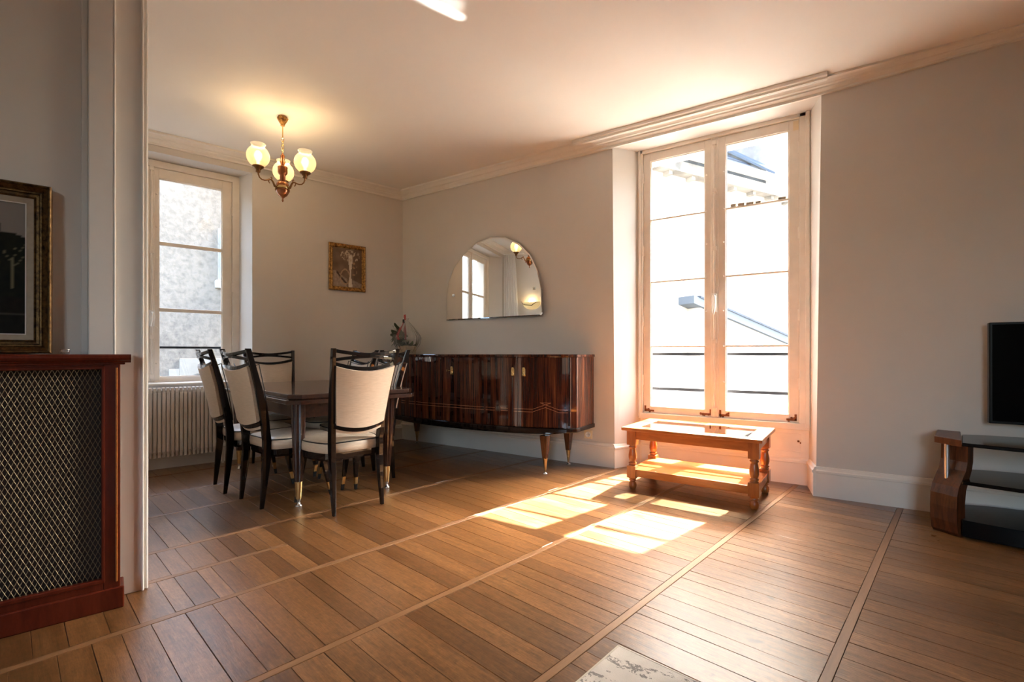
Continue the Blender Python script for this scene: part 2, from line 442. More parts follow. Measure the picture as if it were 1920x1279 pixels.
def render_wall(name, col, dark, sc=3.0, bump=0.6):
    m = mat(name, col, 0.9, spec=0.1); n = N(m); c = n.coords()
    a = n.noise(c, sc, 8, 0.7); b = n.noise(c, 0.5, 4)
    f = n.math('ADD', n.math('MULTIPLY', a, 0.7), n.math('MULTIPLY', b, 0.3))
    n.link(n.ramp(f, [(0.36, dark), (0.56, col)]), n.b.inputs['Base Color'])
    n.bump(a, bump, 0.03); return m
M['render'] = render_wall('rough_grey_render', (0.20, 0.18, 0.158), (0.115, 0.105, 0.094), 9.0)
M['facade'] = render_wall('pale_limestone', (0.31, 0.30, 0.28), (0.22, 0.21, 0.195), 1.1, 0.3)
M['streetstone'] = render_wall('pale_dressed_stone', (0.25, 0.24, 0.22), (0.21, 0.20, 0.185), 3.0, 0.2)
M['facade2'] = render_wall('stained_limestone', (0.27, 0.26, 0.24), (0.09, 0.085, 0.078), 1.3, 0.3)
M['stone'] = render_wall('weathered_stone', (0.16, 0.153, 0.143), (0.06, 0.058, 0.055), 2.2, 0.4)
M['slate'] = render_wall('blue_slate', (0.043, 0.052, 0.066), (0.026, 0.031, 0.04), 5.0, 0.3)
M['ground'] = render_wall('street_paving', (0.26, 0.245, 0.225), (0.2, 0.19, 0.175), 2.0)
M['shutter'] = mat('blue_grey_shutter', (0.17, 0.215, 0.27), 0.6)

# ------------------------------------------------------------------ room shell
XR, YF = YB, -2.9                    # far right wall, wall behind the photographer
AEND = CORNER - dA * 7.2              # where the window wall meets the wall behind
TH_A, TH_B = 0.45, 0.46
room_poly = [(CORNER.x - 0.25, YB + 0.3), (XR, YB + 0.3), (XR, YF), (AEND.x - 0.3, YF), ]
b = MB(); b.prism(room_poly, -0.08, -0.018)
floor = struct(b.build('floor', M['underfloor']), 'old waxed oak floor of short boards laid between pale battens', 'floor')
b = MB(); b.prism(room_poly, H, H + 0.1)
struct(b.build('ceiling', M['ceiling']), 'plain cream painted ceiling over the dining area and room', 'ceiling')

# wall behind the sideboard, with the tall window's splayed recess
WX0, WX1 = -1.50, -0.137
b = MB()
b.prism([(-5.1, YB), (-1.645, YB), (WX0, 4.42), (WX0 + 0.03, 4.64), (WX0 + 0.03, YB + TH_B), (-5.1, YB + TH_B)], 0, H,
        [(-5.1, YB), (-1.668, YB), (WX0, 4.42), (WX0 + 0.03, 4.64), (WX0 + 0.03, YB + TH_B), (-5.1, YB + TH_B)])
b.prism([(-0.092, YB), (XR + 0.2, YB), (XR + 0.2, YB + TH_B), (WX1 - 0.05, YB + TH_B), (WX1 - 0.05, 4.64), (WX1, 4.42)], 0, H,
        [(-0.057, YB), (XR + 0.2, YB), (XR + 0.2, YB + TH_B), (WX1 - 0.05, YB + TH_B), (WX1 - 0.05, 4.64), (WX1, 4.42)])
b.box(-1.75, 0.05, YB, 4.45, 2.937, H)
b.box(-1.75, 0.05, 4.45, YB + TH_B, 2.85, H)
b.box(WX0 - 0.05, WX1 + 0.05, 4.465, YB + TH_B, 0.0, 0.46)
struct(b.build('wall_back', M['wall']), 'grey painted wall behind the long sideboard, with the tall window recess')

# dining-side window wall (local frame: x from the corner, y into the room)
b = MB(M_A)
S0, S1, ZS, ZT = 1.66, 3.38, 0.765, 2.868
si, so = 1.745, 3.205
b.prism([(-0.5, 0), (S0, 0), (si, -0.22), (si, -TH_A), (-0.5, -TH_A)], 0, H)
b.prism([(S1, 0), (7.6, 0), (7.6, -TH_A), (so, -TH_A), (so, -0.22)], 0, H)
b.box(S0 - 0.2, S1 + 0.2, -TH_A, -0.22, 2.815, H)
b.prism([(S0 - 0.2, 0), (S1 + 0.2, 0), (S1 + 0.2, -0.25), (S0 - 0.2, -0.25)], ZT, H)
b.box(S0 - 0.2, S1 + 0.2, -TH_A, 0, 0, ZS)
struct(b.build('wall_left', M['wall']), 'warm grey wall of the dining area with the narrower window')

b = MB(); b.box(XR, XR + 0.2, YF - 0.2, YB + 0.4, 0, H)
struct(b.build('wall_right', M['wall']), 'plain grey end wall past the television, outside the photo')
b = MB(M_A); b.box(3.52, 3.78, -0.1, 2.62, 0, H)
struct(b.build('wall_end', M['wall']), 'end wall of the dining area with the bird uplighter, seen in the mirror')
# wall behind the photographer, with an added, unseen window opening for fill light
MT = Matrix.Translation((0.35, YF + YB, 0)) @ Matrix.Rotation(math.pi, 4, 'Z')
b = MB(MT)
b.prism([(-4.2, YB), (-1.645, YB), (WX0, 4.42), (WX0 + 0.03, YB + 0.3), (-4.2, YB + 0.3)], 0, H)
b.prism([(-0.092, YB), (8.2, YB), (8.2, YB + 0.3), (WX1 - 0.03, YB + 0.3), (WX1, 4.42)], 0, H)
b.box(-1.75, 0.05, YB, YB + 0.3, 2.937, H); b.box(WX0 - 0.05, WX1 + 0.05, YB + 0.1, YB + 0.3, 0.0, 0.46)
struct(b.build('wall_front', M['wall']), 'plain grey wall facing the sideboard wall, outside the photo')

# partition wall behind the radiator cover (local frame of the cover)
b = MB(M_P)
b.box(0.10, 4.2, -0.32, -0.14, 0, H)
struct(b.build('wall_inner', M['wall']), 'grey partition wall behind the red radiator cover')
b = MB(M_P)
b.box(0.033, 0.115, -0.34, -0.114, 0, H)
b.box(0.115, 0.137, -0.15, -0.133, 0, H)
o1 = struct(b.build('trim_1', M['pilaster'], bevel=0.004), 'pale grey flat pilaster board rising from the radiator cover', 'pilaster')
b = MB(M_P)
b.box(-0.068, 0.033, -0.34, -0.125, 0, H)
b.box(0.026, 0.034, -0.13, -0.113, 0, H)
b.box(-0.070, -0.060, -0.14, -0.118, 0, H)
b.box(-0.084, -0.068, -0.34, -0.136, 0, H)
b.box(-0.085, -0.077, -0.16, -0.131, 0, H)
struct(b.build('trim_2', M['trim'], bevel=0.004), 'cream painted door casing with bead edge beside the radiator cover', 'door casing')

# cornices: stepped moulding
CP = [(0, 2.925), (0.022, 2.925), (0.022, 2.943), (0.030, 2.948), (0.046, 2.958), (0.050, 2.968), (0.066, 2.972), (0.072, 2.980), (0.088, 2.994), (0.096, 2.998), (0.108, 3.003), (0.108, H + 0.005), (0, H + 0.005)]
def run(bm, prof, x0, x1, sgn=1, off=0.0):     # extrude a (depth, z) profile along local x ; depth points into +y*sgn
    rings = [[(x, off + sgn * d, z) for d, z in prof] for x in (x0, x1)]
    bm.loft(rings, True, False); return bm
b = MB(M_A); run(b, CP, -0.3, 7.3)
struct(b.build('trim_3', M['trim'], recalc=True), 'stepped cornice along the dining window wall', 'cornice')
b = MB(); b.loft([[(x, YB - d * (0.5 + 0.5 * k), H + 0.005 - (H + 0.005 - z) * k) for d, z in CP] for x, k in ((-4.7, 1.0), (-0.2, 1.0), (0.9, 0.62), (XR, 0.60))], True, False)
struct(b.build('trim_4', M['trim'], recalc=True), 'stepped cornice along the sideboard and television wall', 'cornice')
b = MB(M_A @ Matrix.Translation((3.52, 0, 0)) @ Matrix.Rotation(R(90), 4, 'Z')); run(b, CP, -0.1, 2.6)
struct(b.build('trim_5', M['trim'], recalc=True), 'stepped cornice on the dining end wall, seen in the mirror', 'cornice')
# ceiling curtain track in front of the tall window
b = MB()
run(b, [(0.02, 2.990), (0.02, 2.980), (0.032, 2.980), (0.032, 2.986), (0.036, 2.986), (0.036, 2.976), (0.048, 2.976), (0.048, 2.986), (0.052, 2.986), (0.052, 2.976), (0.062, 2.976), (0.062, 2.986), (0.066, 2.986), (0.066, 2.990), (0.078, 2.996), (0.078, H + 0.004), (0.02, H + 0.004)], -2.0, -0.02, -1, 4.09)
tag(b.build('curtain_track', M['trim'], recalc=True), 'white grooved curtain track on the ceiling above the tall window', 'curtain track')

# baseboards
BP = [(0, 0), (0.020, 0), (0.020, 0.170), (0.026, 0.174), (0.026, 0.188), (0.018, 0.196), (0.010, 0.214), (0, 0.218)]
b = MB(); run(b, BP, -4.5, -1.652, -1, YB)
struct(b.build('baseboard_back', M['trim'], recalc=True), 'cream baseboard under the sideboard', 'baseboard')
b = MB(); run(b, BP, -0.092, XR, -1, YB)
struct(b.build('baseboard_right', M['trim'], recalc=True), 'cream baseboard behind the television stand', 'baseboard')
b = MB(M_A); run(b, [(d, z * 0.8) for d, z in BP], -0.1, 7.2)
struct(b.build('baseboard_left', M['trim'], recalc=True), 'cream baseboard under the ribbed radiator', 'baseboard')
b = MB()
jl = Matrix.Translation((-1.648, YB, 0)) @ Matrix.Rotation(math.atan2(4.465 - YB, 0.148), 4, 'Z')
b.m = jl; run(b, BP, -0.016, 0.33, -1, 0)
b.m = I4; run(b, BP, WX0 - 0.02, WX1 + 0.02, -1, 4.465)
jr = Matrix.Translation((WX1, 4.46, 0)) @ Matrix.Rotation(math.atan2(YB - 4.46, -0.092 - WX1), 4, 'Z')
b.m = jr; run(b, BP, -0.02, 0.31, -1, 0)
struct(b.build('baseboard_window', M['trim'], recalc=True), 'cream baseboard running round the tall window recess', 'baseboard')

# ------------------------------------------------------------------ floor boards and battens
strips = [-5.60, -4.995, -4.345, -3.770, -3.090, -2.295, -1.645, -0.985, -0.328, 0.335, 1.0, 1.66, 2.32, 2.98, 3.64]
seams = {
  (-2.295, -1.645): [0.12, 0.21, 0.294, 0.384, 0.495, 0.59, 0.68, 0.785, 0.92, 1.0, 1.105, 1.205, 1.352],
  (-1.645, -0.985): [0.975, 1.092, 1.197, 1.297, 1.416, 1.495, 1.675, 1.752],
  (-0.985, -0.328): [1.516, 1.636, 1.747, 1.82, 1.95, 2.055, 2.166, 2.26, 2.38, 2.555, 2.638, 2.832, 2.894, 3.05, 3.275],
  (-3.770, -3.090): [0.601, 0.70, 0.821, 0.945],
  (-4.345, -3.770): [0.708, 0.826, 0.908, 1.0],
  (-0.328, 0.335): [1.841, 1.974, 2.093, 2.183, 2.30, 2.41, 2.52, 2.618, 2.74, 2.884],
}
rf = random.Random(11)
def fill_seams(known, v0, v1):
    out = sorted(known) if known else [1.0 + rf.uniform(-0.05, 0.05)]
    while out[0] > v0: out.insert(0, out[0] - rf.uniform(0.085, 0.122))
    while out[-1] < v1: out.append(out[-1] + rf.uniform(0.085, 0.125))
    full = [out[0]]
    for q in out[1:]:
        g = q - full[-1]
        if g > 0.15:
            k = max(2, round(g / 0.105))
            base = full[-1]
            full += [base + g * (i + 1) / k for i in range(k)]
        else: full.append(q)
    return full
planks = []; battens = []
BW = 0.032
for i in range(len(strips) - 1):
    u0, u1 = strips[i], strips[i + 1]
    key = (u0, u1)
    if key == (-3.090, -2.295):       # split bay: an extra batten divides its near end
        um = -2.70; vs_split = 1.06
        a = fill_seams([0.471, 0.538, 0.628, 0.688, 0.773, 0.88, 0.968], -3.2, 1.0); a = [x for x in a if x < vs_split - 0.03] + [vs_split]
        c = fill_seams([0.537, 0.62, 0.735, 0.819, 0.913, 0.981], -3.2, 1.0); c = [x for x in c if x < vs_split - 0.03] + [vs_split]
        planks += [(um, u1, p, q) for p, q in zip(a, a[1:])] + [(u0, um, p, q) for p, q in zip(c, c[1:])]
        d = fill_seams([vs_split, 1.141, 1.24, 1.321, 1.404, 1.506, 1.623], vs_split, 4.9)
        planks += [(u0, u1, p, q) for p, q in zip(d, d[1:])]
        battens.append((um, -3.2, vs_split))
    else:
        a = fill_seams(seams.get(key, []), -3.3, 4.95)
        planks += [(u0, u1, p, q) for p, q in zip(a, a[1:])]
for u in strips[1:-1]: battens.append((u, -3.2, 4.95))
def inside(u, v, m=0.0):
    p = M_F @ Vector((u, v, 0))
    if p.y > YB + 0.36 or p.y < YF or p.x > XR: return False
    if p.y > YB + 0.05 and not (WX0 - 0.15 < p.x < WX1 + 0.1): return False
    return (p - CORNER).dot(nA) > -0.12
def bevel_plank(bm, u0, u1, v0, v1, z):
    g = 0.0009; c = 0.0012
    a0, a1, b0, b1 = u0 + BW / 2 + 0.001, u1 - BW / 2 - 0.001, v0 + g * rf.uniform(0.3, 1.3), v1 - g * rf.uniform(0.3, 1.3)
    dz = rf.uniform(-0.0008, 0.0008)
    lo = [(a0, b0, -0.016), (a1, b0, -0.016), (a1, b1, -0.016), (a0, b1, -0.016)]
    mi = [(x, y, z + dz - c) for x, y, _ in lo]
    to = [(a0 + c, b0 + c, z + dz), (a1 - c, b0 + c, z - dz), (a1 - c, b1 - c, z - dz), (a0 + c, b1 - c, z + dz)]
    bm.loft([lo, mi, to], True, False)
fwd = Vector((math.cos(R(123.592)), math.sin(R(123.592)), 0)); rgt = Vector((fwd.y, -fwd.x, 0))
def in_view(u0, u1, v0, v1):
    best = 1e9
    for u in (u0, (u0 + u1) / 2, u1):
        p = M_F @ Vector((u, (v0 + v1) / 2, 0)); d = p.dot(fwd)
        if d < 0.6: continue
        x = 960 + 900 * p.dot(rgt) / d; y = 664 + 936 / d
        if -20 < x < 1940 and y < 1300 and not (p - P0).dot(nA) < -0.1 and not (p - P0).dot(nA) < 1e9 and 0: pass
        if -20 < x < 1940 and y < 1300:
            q = M_P.inverted() @ p
            if q.x > -0.1 and q.y < 0: continue
            if x < 276 and q.y < -0.2: continue
            best = min(best, d)
    return best
cand = []
rest = MB(M_F)
for pl in planks:
    uc, vc = (pl[0] + pl[1]) / 2, (pl[2] + pl[3]) / 2
    if not (inside(uc, vc) or inside(pl[0] + 0.1, vc) or inside(pl[1] - 0.1, vc)): continue
    cand.append((in_view(*pl), pl))
cand.sort(key=lambda t: t[0])
for k, (d, pl) in enumerate(cand):
    if k < 290 and d < 1e8:
        bm = MB(); bevel_plank(bm, *pl, 0.0)
        o = bm.build('plank', M['floor'], floor); o.matrix_world = M_F
    else: bevel_plank(rest, *pl, 0.0)
o = rest.build('far_planks', M['floor'], floor); o['kind'] = 'stuff'
for u, v0, v1 in battens:
    bm = MB(); z = 0.0004
    bm.box(u - BW / 2 + 0.0005, u + BW / 2 - 0.0005, v0, v1, -0.016, z)
    o = bm.build('batten', M['batten'], floor, bevel=0.001, seg=1); o.matrix_world = M_F

# ------------------------------------------------------------------ windows
def hinge(parent, m, x, y, z, mt=None):
    bm = MB(m); bm.lathe([(0.008, -0.045), (0.009, -0.04), (0.009, 0.04), (0.008, 0.045)], (x, y, z), 10)
    return bm.build('hinge', mt or M['window'], parent)
def sash(parent, m, x0, x1, z0, z1, g0, g1, gz0, gz1, bars, y, barh, inset=0.0):
    """casement in local x/z plane at depth y ; +y is towards the room"""
    bm = MB(m); t = 0.022
    bm.box(x0, g0, y - t, y + t, z0, z1); bm.box(g1, x1, y - t, y + t, z0, z1)
    bm.box(g0, g1, y - t, y + t, z0, gz0); bm.box(g0, g1, y - t, y + t, gz1, z1)
    for a0, a1, c0, c1 in ((g0 - 0.004, g0 + 0.008, gz0, gz1), (g1 - 0.008, g1 + 0.004, gz0, gz1), (g0, g1, gz0 - 0.004, gz0 + 0.008), (g0, g1, gz1 - 0.008, gz1 + 0.004)):
        bm.box(a0, a1, y - 0.004, y + 0.012, c0, c1)
    s = bm.build('sash', M['window'], parent, bevel=0.003)
    for z in bars:
        bm = MB(m); bm.box(g0, g1, y - 0.014, y + 0.016, z - barh / 2, z + barh / 2)
        bm.build('glazing_bar', M['window'], s, bevel=0.004)
    zs = [gz0] + list(bars) + [gz1]
    for a, c in zip(zs, zs[1:]):
        bm = MB(m); bm.box(g0 - 0.004, g1 + 0.004, y - 0.003, y + 0.001, a, c)
        bm.build('pane', M['glass'], s)
    return s

# tall window in the sideboard wall: mirrored frame so that +y is towards the room
MW = Matrix.Translation((0, 4.45, 0)) @ Matrix.Rotation(math.pi, 4, 'Z')      # local x = -world x
win2 = struct(thing('window_2', 'tall cream double casement window over the glass-topped coffee table', 'window'), 'tall cream double casement window over the glass-topped coffee table', 'window')
def wx(x): return -x
bm = MB(MW)
bm.box(wx(-1.464), wx(WX0 - 0.03), -0.05, 0.045, 0.46, 2.94)
bm.box(wx(WX1 + 0.03), wx(-0.208), -0.05, 0.045, 0.46, 2.94)
bm.box(wx(WX1), wx(WX0), -0.05, 0.045, 2.908, 2.94)
bm.box(wx(WX1), wx(WX0), -0.05, 0.05, 0.44, 0.492)
bm.box(wx(WX1 + 0.0), wx(-0.165), 0.04, 0.058, 0.46, 2.94)
bm.box(wx(-1.485), wx(WX0), 0.04, 0.058, 0.46, 2.94)
bm.build('window_frame', M['window'], win2, bevel=0.004)
zb2 = [1.108, 1.706, 2.283]
sl = sash(win2, MW, wx(-0.836), wx(-1.462), 0.494, 2.906, wx(-0.917), wx(-1.396), 0.557, 2.832, zb2, 0.0, 0.016)
sr = sash(win2, MW, wx(-0.210), wx(-0.834), 0.494, 2.906, wx(-0.279), wx(-0.750), 0.557, 2.832, zb2, 0.0, 0.018)
bm = MB(MW); bm.box(wx(-0.805), wx(-0.866), 0.02, 0.034, 0.494, 2.912)
bm.build('meeting_strip', M['window'], win2, bevel=0.006)
bm = MB(MW); bm.lathe([(0.008, 0.50), (0.008, 2.90)], (wx(-0.836), 0.041, 0), 10)
for z in (0.56, 1.15, 1.95, 2.45, 2.86): bm.box(wx(-0.820), wx(-0.852), 0.03, 0.052, z - 0.018, z + 0.018)
rod = bm.build('espagnolette_bolt', M['window'], win2, bevel=0.002)
bm = MB(MW); bm.box(wx(-0.815), wx(-0.857), 0.034, 0.062, 1.40, 1.56)
bm.tube([(wx(-0.836), 0.06, 1.545), (wx(-0.83), 0.085, 1.54), (wx(-0.826), 0.09, 1.50), (wx(-0.83), 0.088, 1.43), (wx(-0.836), 0.085, 1.38)], [0.008, 0.009, 0.011, 0.010, 0.007], 8)
bm.build('handle', M['white'], rod, bevel=0.003)
for x in (-1.463, -0.209):
    for z in (0.80, 1.35, 2.0, 2.68): hinge(win2, MW, wx(x), 0.03, z)
for s_, x0, sgn in ((sl, -1.452, 1), (sl, -0.862, -1), (sr, -0.80, 1), (sr, -0.225, -1)):   # rusted corner irons along the bottom rails
    bm = MB(MW)
    L = 0.07 + 0.05 * rf.random()
    bm.prism([(wx(x0), 0.021), (wx(x0 + sgn * L), 0.021), (wx(x0 + sgn * L), 0.026), (wx(x0), 0.026)], 0.508, 0.524)
    bm.prism([(wx(x0), 0.021), (wx(x0 + sgn * 0.016), 0.021), (wx(x0 + sgn * 0.016), 0.026), (wx(x0), 0.026)], 0.508, 0.56)
    for k in range(4):
        q = rf.random() * L; bm.lathe([(0.002, 0), (0.010, 0.001), (0.009, 0.004), (0.001, 0.006)], (0, 0, 0), 7, Matrix.Translation((wx(x0 + sgn * q), 0.022, 0.505 + 0.03 * rf.random())) @ Matrix.Rotation(R(-90), 4, 'X'))
    o = bm.build('corner_iron', M['rust'], s_); o['label'] = 'rusty corner iron with flaking paint'
for z in zb2 + [0.80, 1.41, 2.0, 2.6]:
    for x in (-0.902, -0.765):
        bm = MB(MW); bm.lathe([(0.005, 0.0), (0.007, 0.006), (0.004, 0.011), (0.0005, 0.012)], (0, 0, 0), 8, Matrix.Translation((wx(x), 0.022, z)) @ Matrix.Rotation(R(-90), 4, 'X'))
        bm.build('peg', M['window'], win2)
for x0, x1 in ((-0.715, -0.665), (-0.66, -0.60), (-0.595, -0.53), (-0.525, -0.475), (-0.36, -0.295)):   # crumbling putty on the upper bar
    bm = MB(MW); bm.prism([(wx(x0), -0.006), (wx(x1), -0.006), (wx(x1 - 0.006), 0.010), (wx(x0 + 0.004), 0.012)], 2.291, 2.291 + rf.uniform(0.018, 0.032))
    o = bm.build('putty_flake', M['putty'], sr, bevel=0.003); o['label'] = 'crumbling brown putty'
bm = MB(MW); bm.prism([(wx(-0.213), 0.0215), (wx(-0.25), 0.0215), (wx(-0.25), 0.024), (wx(-0.213), 0.024)], 2.82, 2.895)
o = bm.build('hinge_plate', M['plastic'], sr); o['label'] = 'bare yellowed hinge plate'
# panelling below the window
bm = MB(MW)
bm.box(wx(WX1), wx(WX0), -0.06, 0.0, 0.0, 0.45)
bm.box(wx(WX1), wx(WX0), -0.01, 0.006, 0.40, 0.445)
bm.box(wx(WX1 - 0.002), wx(WX1 - 0.06), -0.01, 0.005, 0.26, 0.401); bm.box(wx(WX0 + 0.05), wx(WX0 + 0.002), -0.01, 0.005, 0.26, 0.401)
bm.box(wx(WX1), wx(WX0), -0.01, 0.005, 0.215, 0.262)
pn = bm.build('apron_panel', M['window'], win2, bevel=0.003)
bm = MB(MW)
for k in range(3): bm.lathe([(0.001, 0), (0.009 - 0.002 * k, 0.0005), (0.001, 0.001)], (0, 0, 0), 7, Matrix.Translation((wx(-0.215 + 0.014 * k), 0.001, 0.345 - 0.012 * k)) @ Matrix.Rotation(R(-90), 4, 'X'))
bm.build('paint_chip', M['rust'], pn)

# copy of that window, added unseen behind the photographer as cool fill light
w3 = win2.copy(); COL.objects.link(w3); w3.matrix_world = MT; w3['label'] = 'added tall casement window behind the photographer, unseen, for fill light'
for ch_ in list(win2.children):
    c_ = ch_.copy(); COL.objects.link(c_); c_.parent = w3
    for g_ in list(ch_.children):
        d_ = g_.copy(); COL.objects.link(d_); d_.parent = c_
w3.name = 'fill_window'
# dining window
MD = M_A @ Matrix.Translation((0, -0.25, 0))
win1 = struct(thing('window_1', '', 'window'), 'narrower cream casement window of the dining area, above the ribbed radiator', 'window')
bm = MB(MD)
bm.box(si - 0.03, si + 0.055, -0.05, 0.045, 0.75, 2.86); bm.box(so - 0.055, so + 0.03, -0.05, 0.045, 0.75, 2.86)
bm.box(si, so, -0.05, 0.045, 2.80, 2.86); bm.box(si, so, -0.05, 0.05, 0.74, 0.775)
bm.build('window_frame', M['window'], win1, bevel=0.004)
zb1 = [1.461, 2.091]
s1 = sash(win1, MD, si + 0.057, 2.474, 0.777, 2.798, 1.888, 2.408, 0.822, 2.705, zb1, 0.0, 0.034)
s2 = sash(win1, MD, 2.476, so - 0.057, 0.777, 2.798, 2.542, 3.062, 0.822, 2.705, zb1, 0.0, 0.034)
bm = MB(MD); bm.box(2.44, 2.505, 0.02, 0.034, 0.78, 2.80); bm.build('meeting_strip', M['window'], win1, bevel=0.006)
bm = MB(MD); bm.lathe([(0.009, 0.785), (0.009, 2.79)], (2.462, 0.042, 0), 10)
for z in (0.83, 1.2, 2.0, 2.78): bm.box(2.446, 2.478, 0.03, 0.054, z - 0.02, z + 0.02)
rod = bm.build('espagnolette_bolt', M['window'], win1, bevel=0.002)
bm = MB(MD); bm.box(2.44, 2.484, 0.034, 0.064, 1.30, 1.45)
bm.tube([(2.462, 0.06, 1.43), (2.45, 0.088, 1.425), (2.446, 0.092, 1.38), (2.455, 0.09, 1.33), (2.465, 0.085, 1.29)], [0.008, 0.009, 0.011, 0.010, 0.007], 8)
bm.build('handle', M['white'], rod, bevel=0.003)
for x in (si + 0.056, so - 0.056):
    for z in (1.0, 1.72, 2.5): hinge(win1, MD, x, 0.03, z)
for z in (0.95, 1.29, 1.6, 1.95, 2.24, 2.55):
    bm = MB(MD); bm.lathe([(0.006, 0.0), (0.008, 0.008), (0.005, 0.014), (0.0005, 0.015)], (0, 0, 0), 8, Matrix.Translation((2.425, 0.022, z)) @ Matrix.Rotation(R(-90), 4, 'X'))
    bm.build('peg', M['window'], win1)
bm = MB(M_A); bm.box(S0 - 0.02, S1, -0.22, 0.012, 0.755, 0.772)
bm.build('sill', M['window'], win1, bevel=0.005)

# guard rails outside the two windows
def guard(name, label, m, x0, x1, y, zs_, th):
    t = thing(name, label, 'railing', group='guard rails outside the windows')
    for z in zs_:
        bm = MB(m); bm.box(x0, x1, y - 0.008, y + 0.008, z - th / 2, z + th / 2); bm.build('rail', M['iron'], t, bevel=0.002)
    for x in (x0, x1):
        bm = MB(m); bm.box(x - 0.01, x + 0.01, y - 0.012, y + 0.012, zs_[-1] - 0.1, zs_[0] + 0.03); bm.build('bracket', M['iron'], t)
    return t
guard('guard_rail', 'pair of dark iron rails outside the tall double window', MW, wx(-0.195), wx(-1.46), -0.13, (1.04, 0.712), 0.026)
guard('guard_rail', 'dark iron rail outside the narrower dining window', MD, si + 0.02, so - 0.02, -0.13, (1.105,), 0.022)

# ------------------------------------------------------------------ outside: facing houses and street
bm = MB(); bm.box(-30, 30, 4.9, 40, -4.1, -4.0); bm.box(-30, -5.9, -15, 4.9, -4.1, -4.0)
struct(bm.build('ground', M['ground']), 'paved courtyard and street below the windows', 'ground')

# house seen through the tall window; its front runs away from us
HP = Vector((-1.86, 10.9, 0))
MH = Matrix.Translation(HP) @ Matrix.Rotation(R(61.8), 4, 'Z')       # local x along the front, y to the back
house = thing('facing_house', 'pale stone house with slate roof and gutter seen through the tall window', 'building')
EZ = 4.78; GX = 1.40
bm = MB(MH); bm.box(-9, 14.0, 0.0, 5.0, -4, EZ); bm.build('wall', M['facade'], house)
bm = MB(MH); bm.box(-9, 14.0, -0.22, 0.02, EZ - 0.24, EZ - 0.04); bm.build('eave_board', M['stone'], house)
bm = MB(MH); bm.prism([(-9, -0.36), (14, -0.36), (14, -0.2), (-9, -0.2)], EZ + 0.02, EZ + 0.15); bm.build('gutter', M['facade'], house, bevel=0.03)
for k in range(10):                   # rafter ends under the eave
    bm = MB(MH); x = -2.4 + k * 0.62; bm.box(x, x + 0.09, -0.16, 0.0, EZ - 0.31, EZ - 0.24); bm.build('rafter_end', M['stone'], house)
bm = MB(MH)
for r_ in range(15):                  # courses of slates
    y0 = -0.3 + r_ * 0.34; z0 = EZ + 0.10 + r_ * 0.34 * 0.78
    for c_ in range(30):
        x1 = GX - 0.02 - c_ * 0.35 - (0.17 if r_ % 2 else 0); x0 = x1 - 0.34
        bm.add([(x0, y0, z0), (x1, y0, z0), (x1, y0 + 0.4, z0 + 0.28), (x0, y0 + 0.4, z0 + 0.28), (x0, y0, z0 + 0.02), (x1, y0, z0 + 0.02), (x1, y0 + 0.4, z0 + 0.30), (x0, y0 + 0.4, z0 + 0.30)],
               [(3, 2, 1, 0), (4, 5, 6, 7), (0, 1, 5, 4), (1, 2, 6, 5), (2, 3, 7, 6), (3, 0, 4, 7)])
o = bm.build('roof_slates', M['slate'], house); o['kind'] = 'stuff'
# taller gable wall the roof dies into, with a zinc flashing along the joint
bm = MB(MH); bm.box(GX, 14, 0.02, 6, EZ, 8.6); bm.build('gable_wall', M['stone'], house)
bm = MB(MH); x0, x1 = GX - 0.16, GX; ya, yb = -0.30, 4.5; za, zb_ = EZ + 0.16, EZ + 0.16 + 4.8 * 0.78
bm.add([(x1, ya, za), (x1, yb, zb_), (x0, yb, zb_), (x0, ya, za), (x1, ya, za + 0.10), (x1, yb, zb_ + 0.10), (x0, yb, zb_ + 0.06), (x0, ya, za + 0.06)],
       [(0, 1, 2, 3), (7, 6, 5, 4), (0, 4, 5, 1), (1, 5, 6, 2), (2, 6, 7, 3), (3, 7, 4, 0)]); bm.build('flashing', M['zinc'], house)
# low lean-to with a sloping zinc edge against that front
ML = MH @ Matrix.Translation((0, -0.30, 0))
def zl(x): return 2.17 - (x + 1.32) * 0.25
def slab(bm, x0, x1, ya, yb, lo, hi):
    bm.add([(x0, ya, lo(x0)), (x1, ya, lo(x1)), (x1, ya, hi(x1)), (x0, ya, hi(x0)), (x0, yb, lo(x0)), (x1, yb, lo(x1)), (x1, yb, hi(x1)), (x0, yb, hi(x0))],
           [(0, 1, 2, 3), (7, 6, 5, 4), (3, 2, 6, 7), (0, 3, 7, 4), (1, 5, 6, 2), (0, 4, 5, 1)])
bm = MB(ML); slab(bm, -1.1, 6, 0.0, 0.3, lambda x: -4, lambda x: zl(x) - 0.16); bm.build('lean_to_wall', M['facade'], house)
bm = MB(ML); slab(bm, -1.36, 6, -0.08, 0.3, lambda x: zl(x) - 0.17, lambda x: zl(x) - 0.02); bm.build('zinc_edge', M['zinc'], house)
bm = MB(ML); slab(bm, -1.20, 6, -0.10, 0.3, lambda x: zl(x) - 0.02, lambda x: zl(x) + 0.02); bm.build('zinc_cap', M['slate'], house)

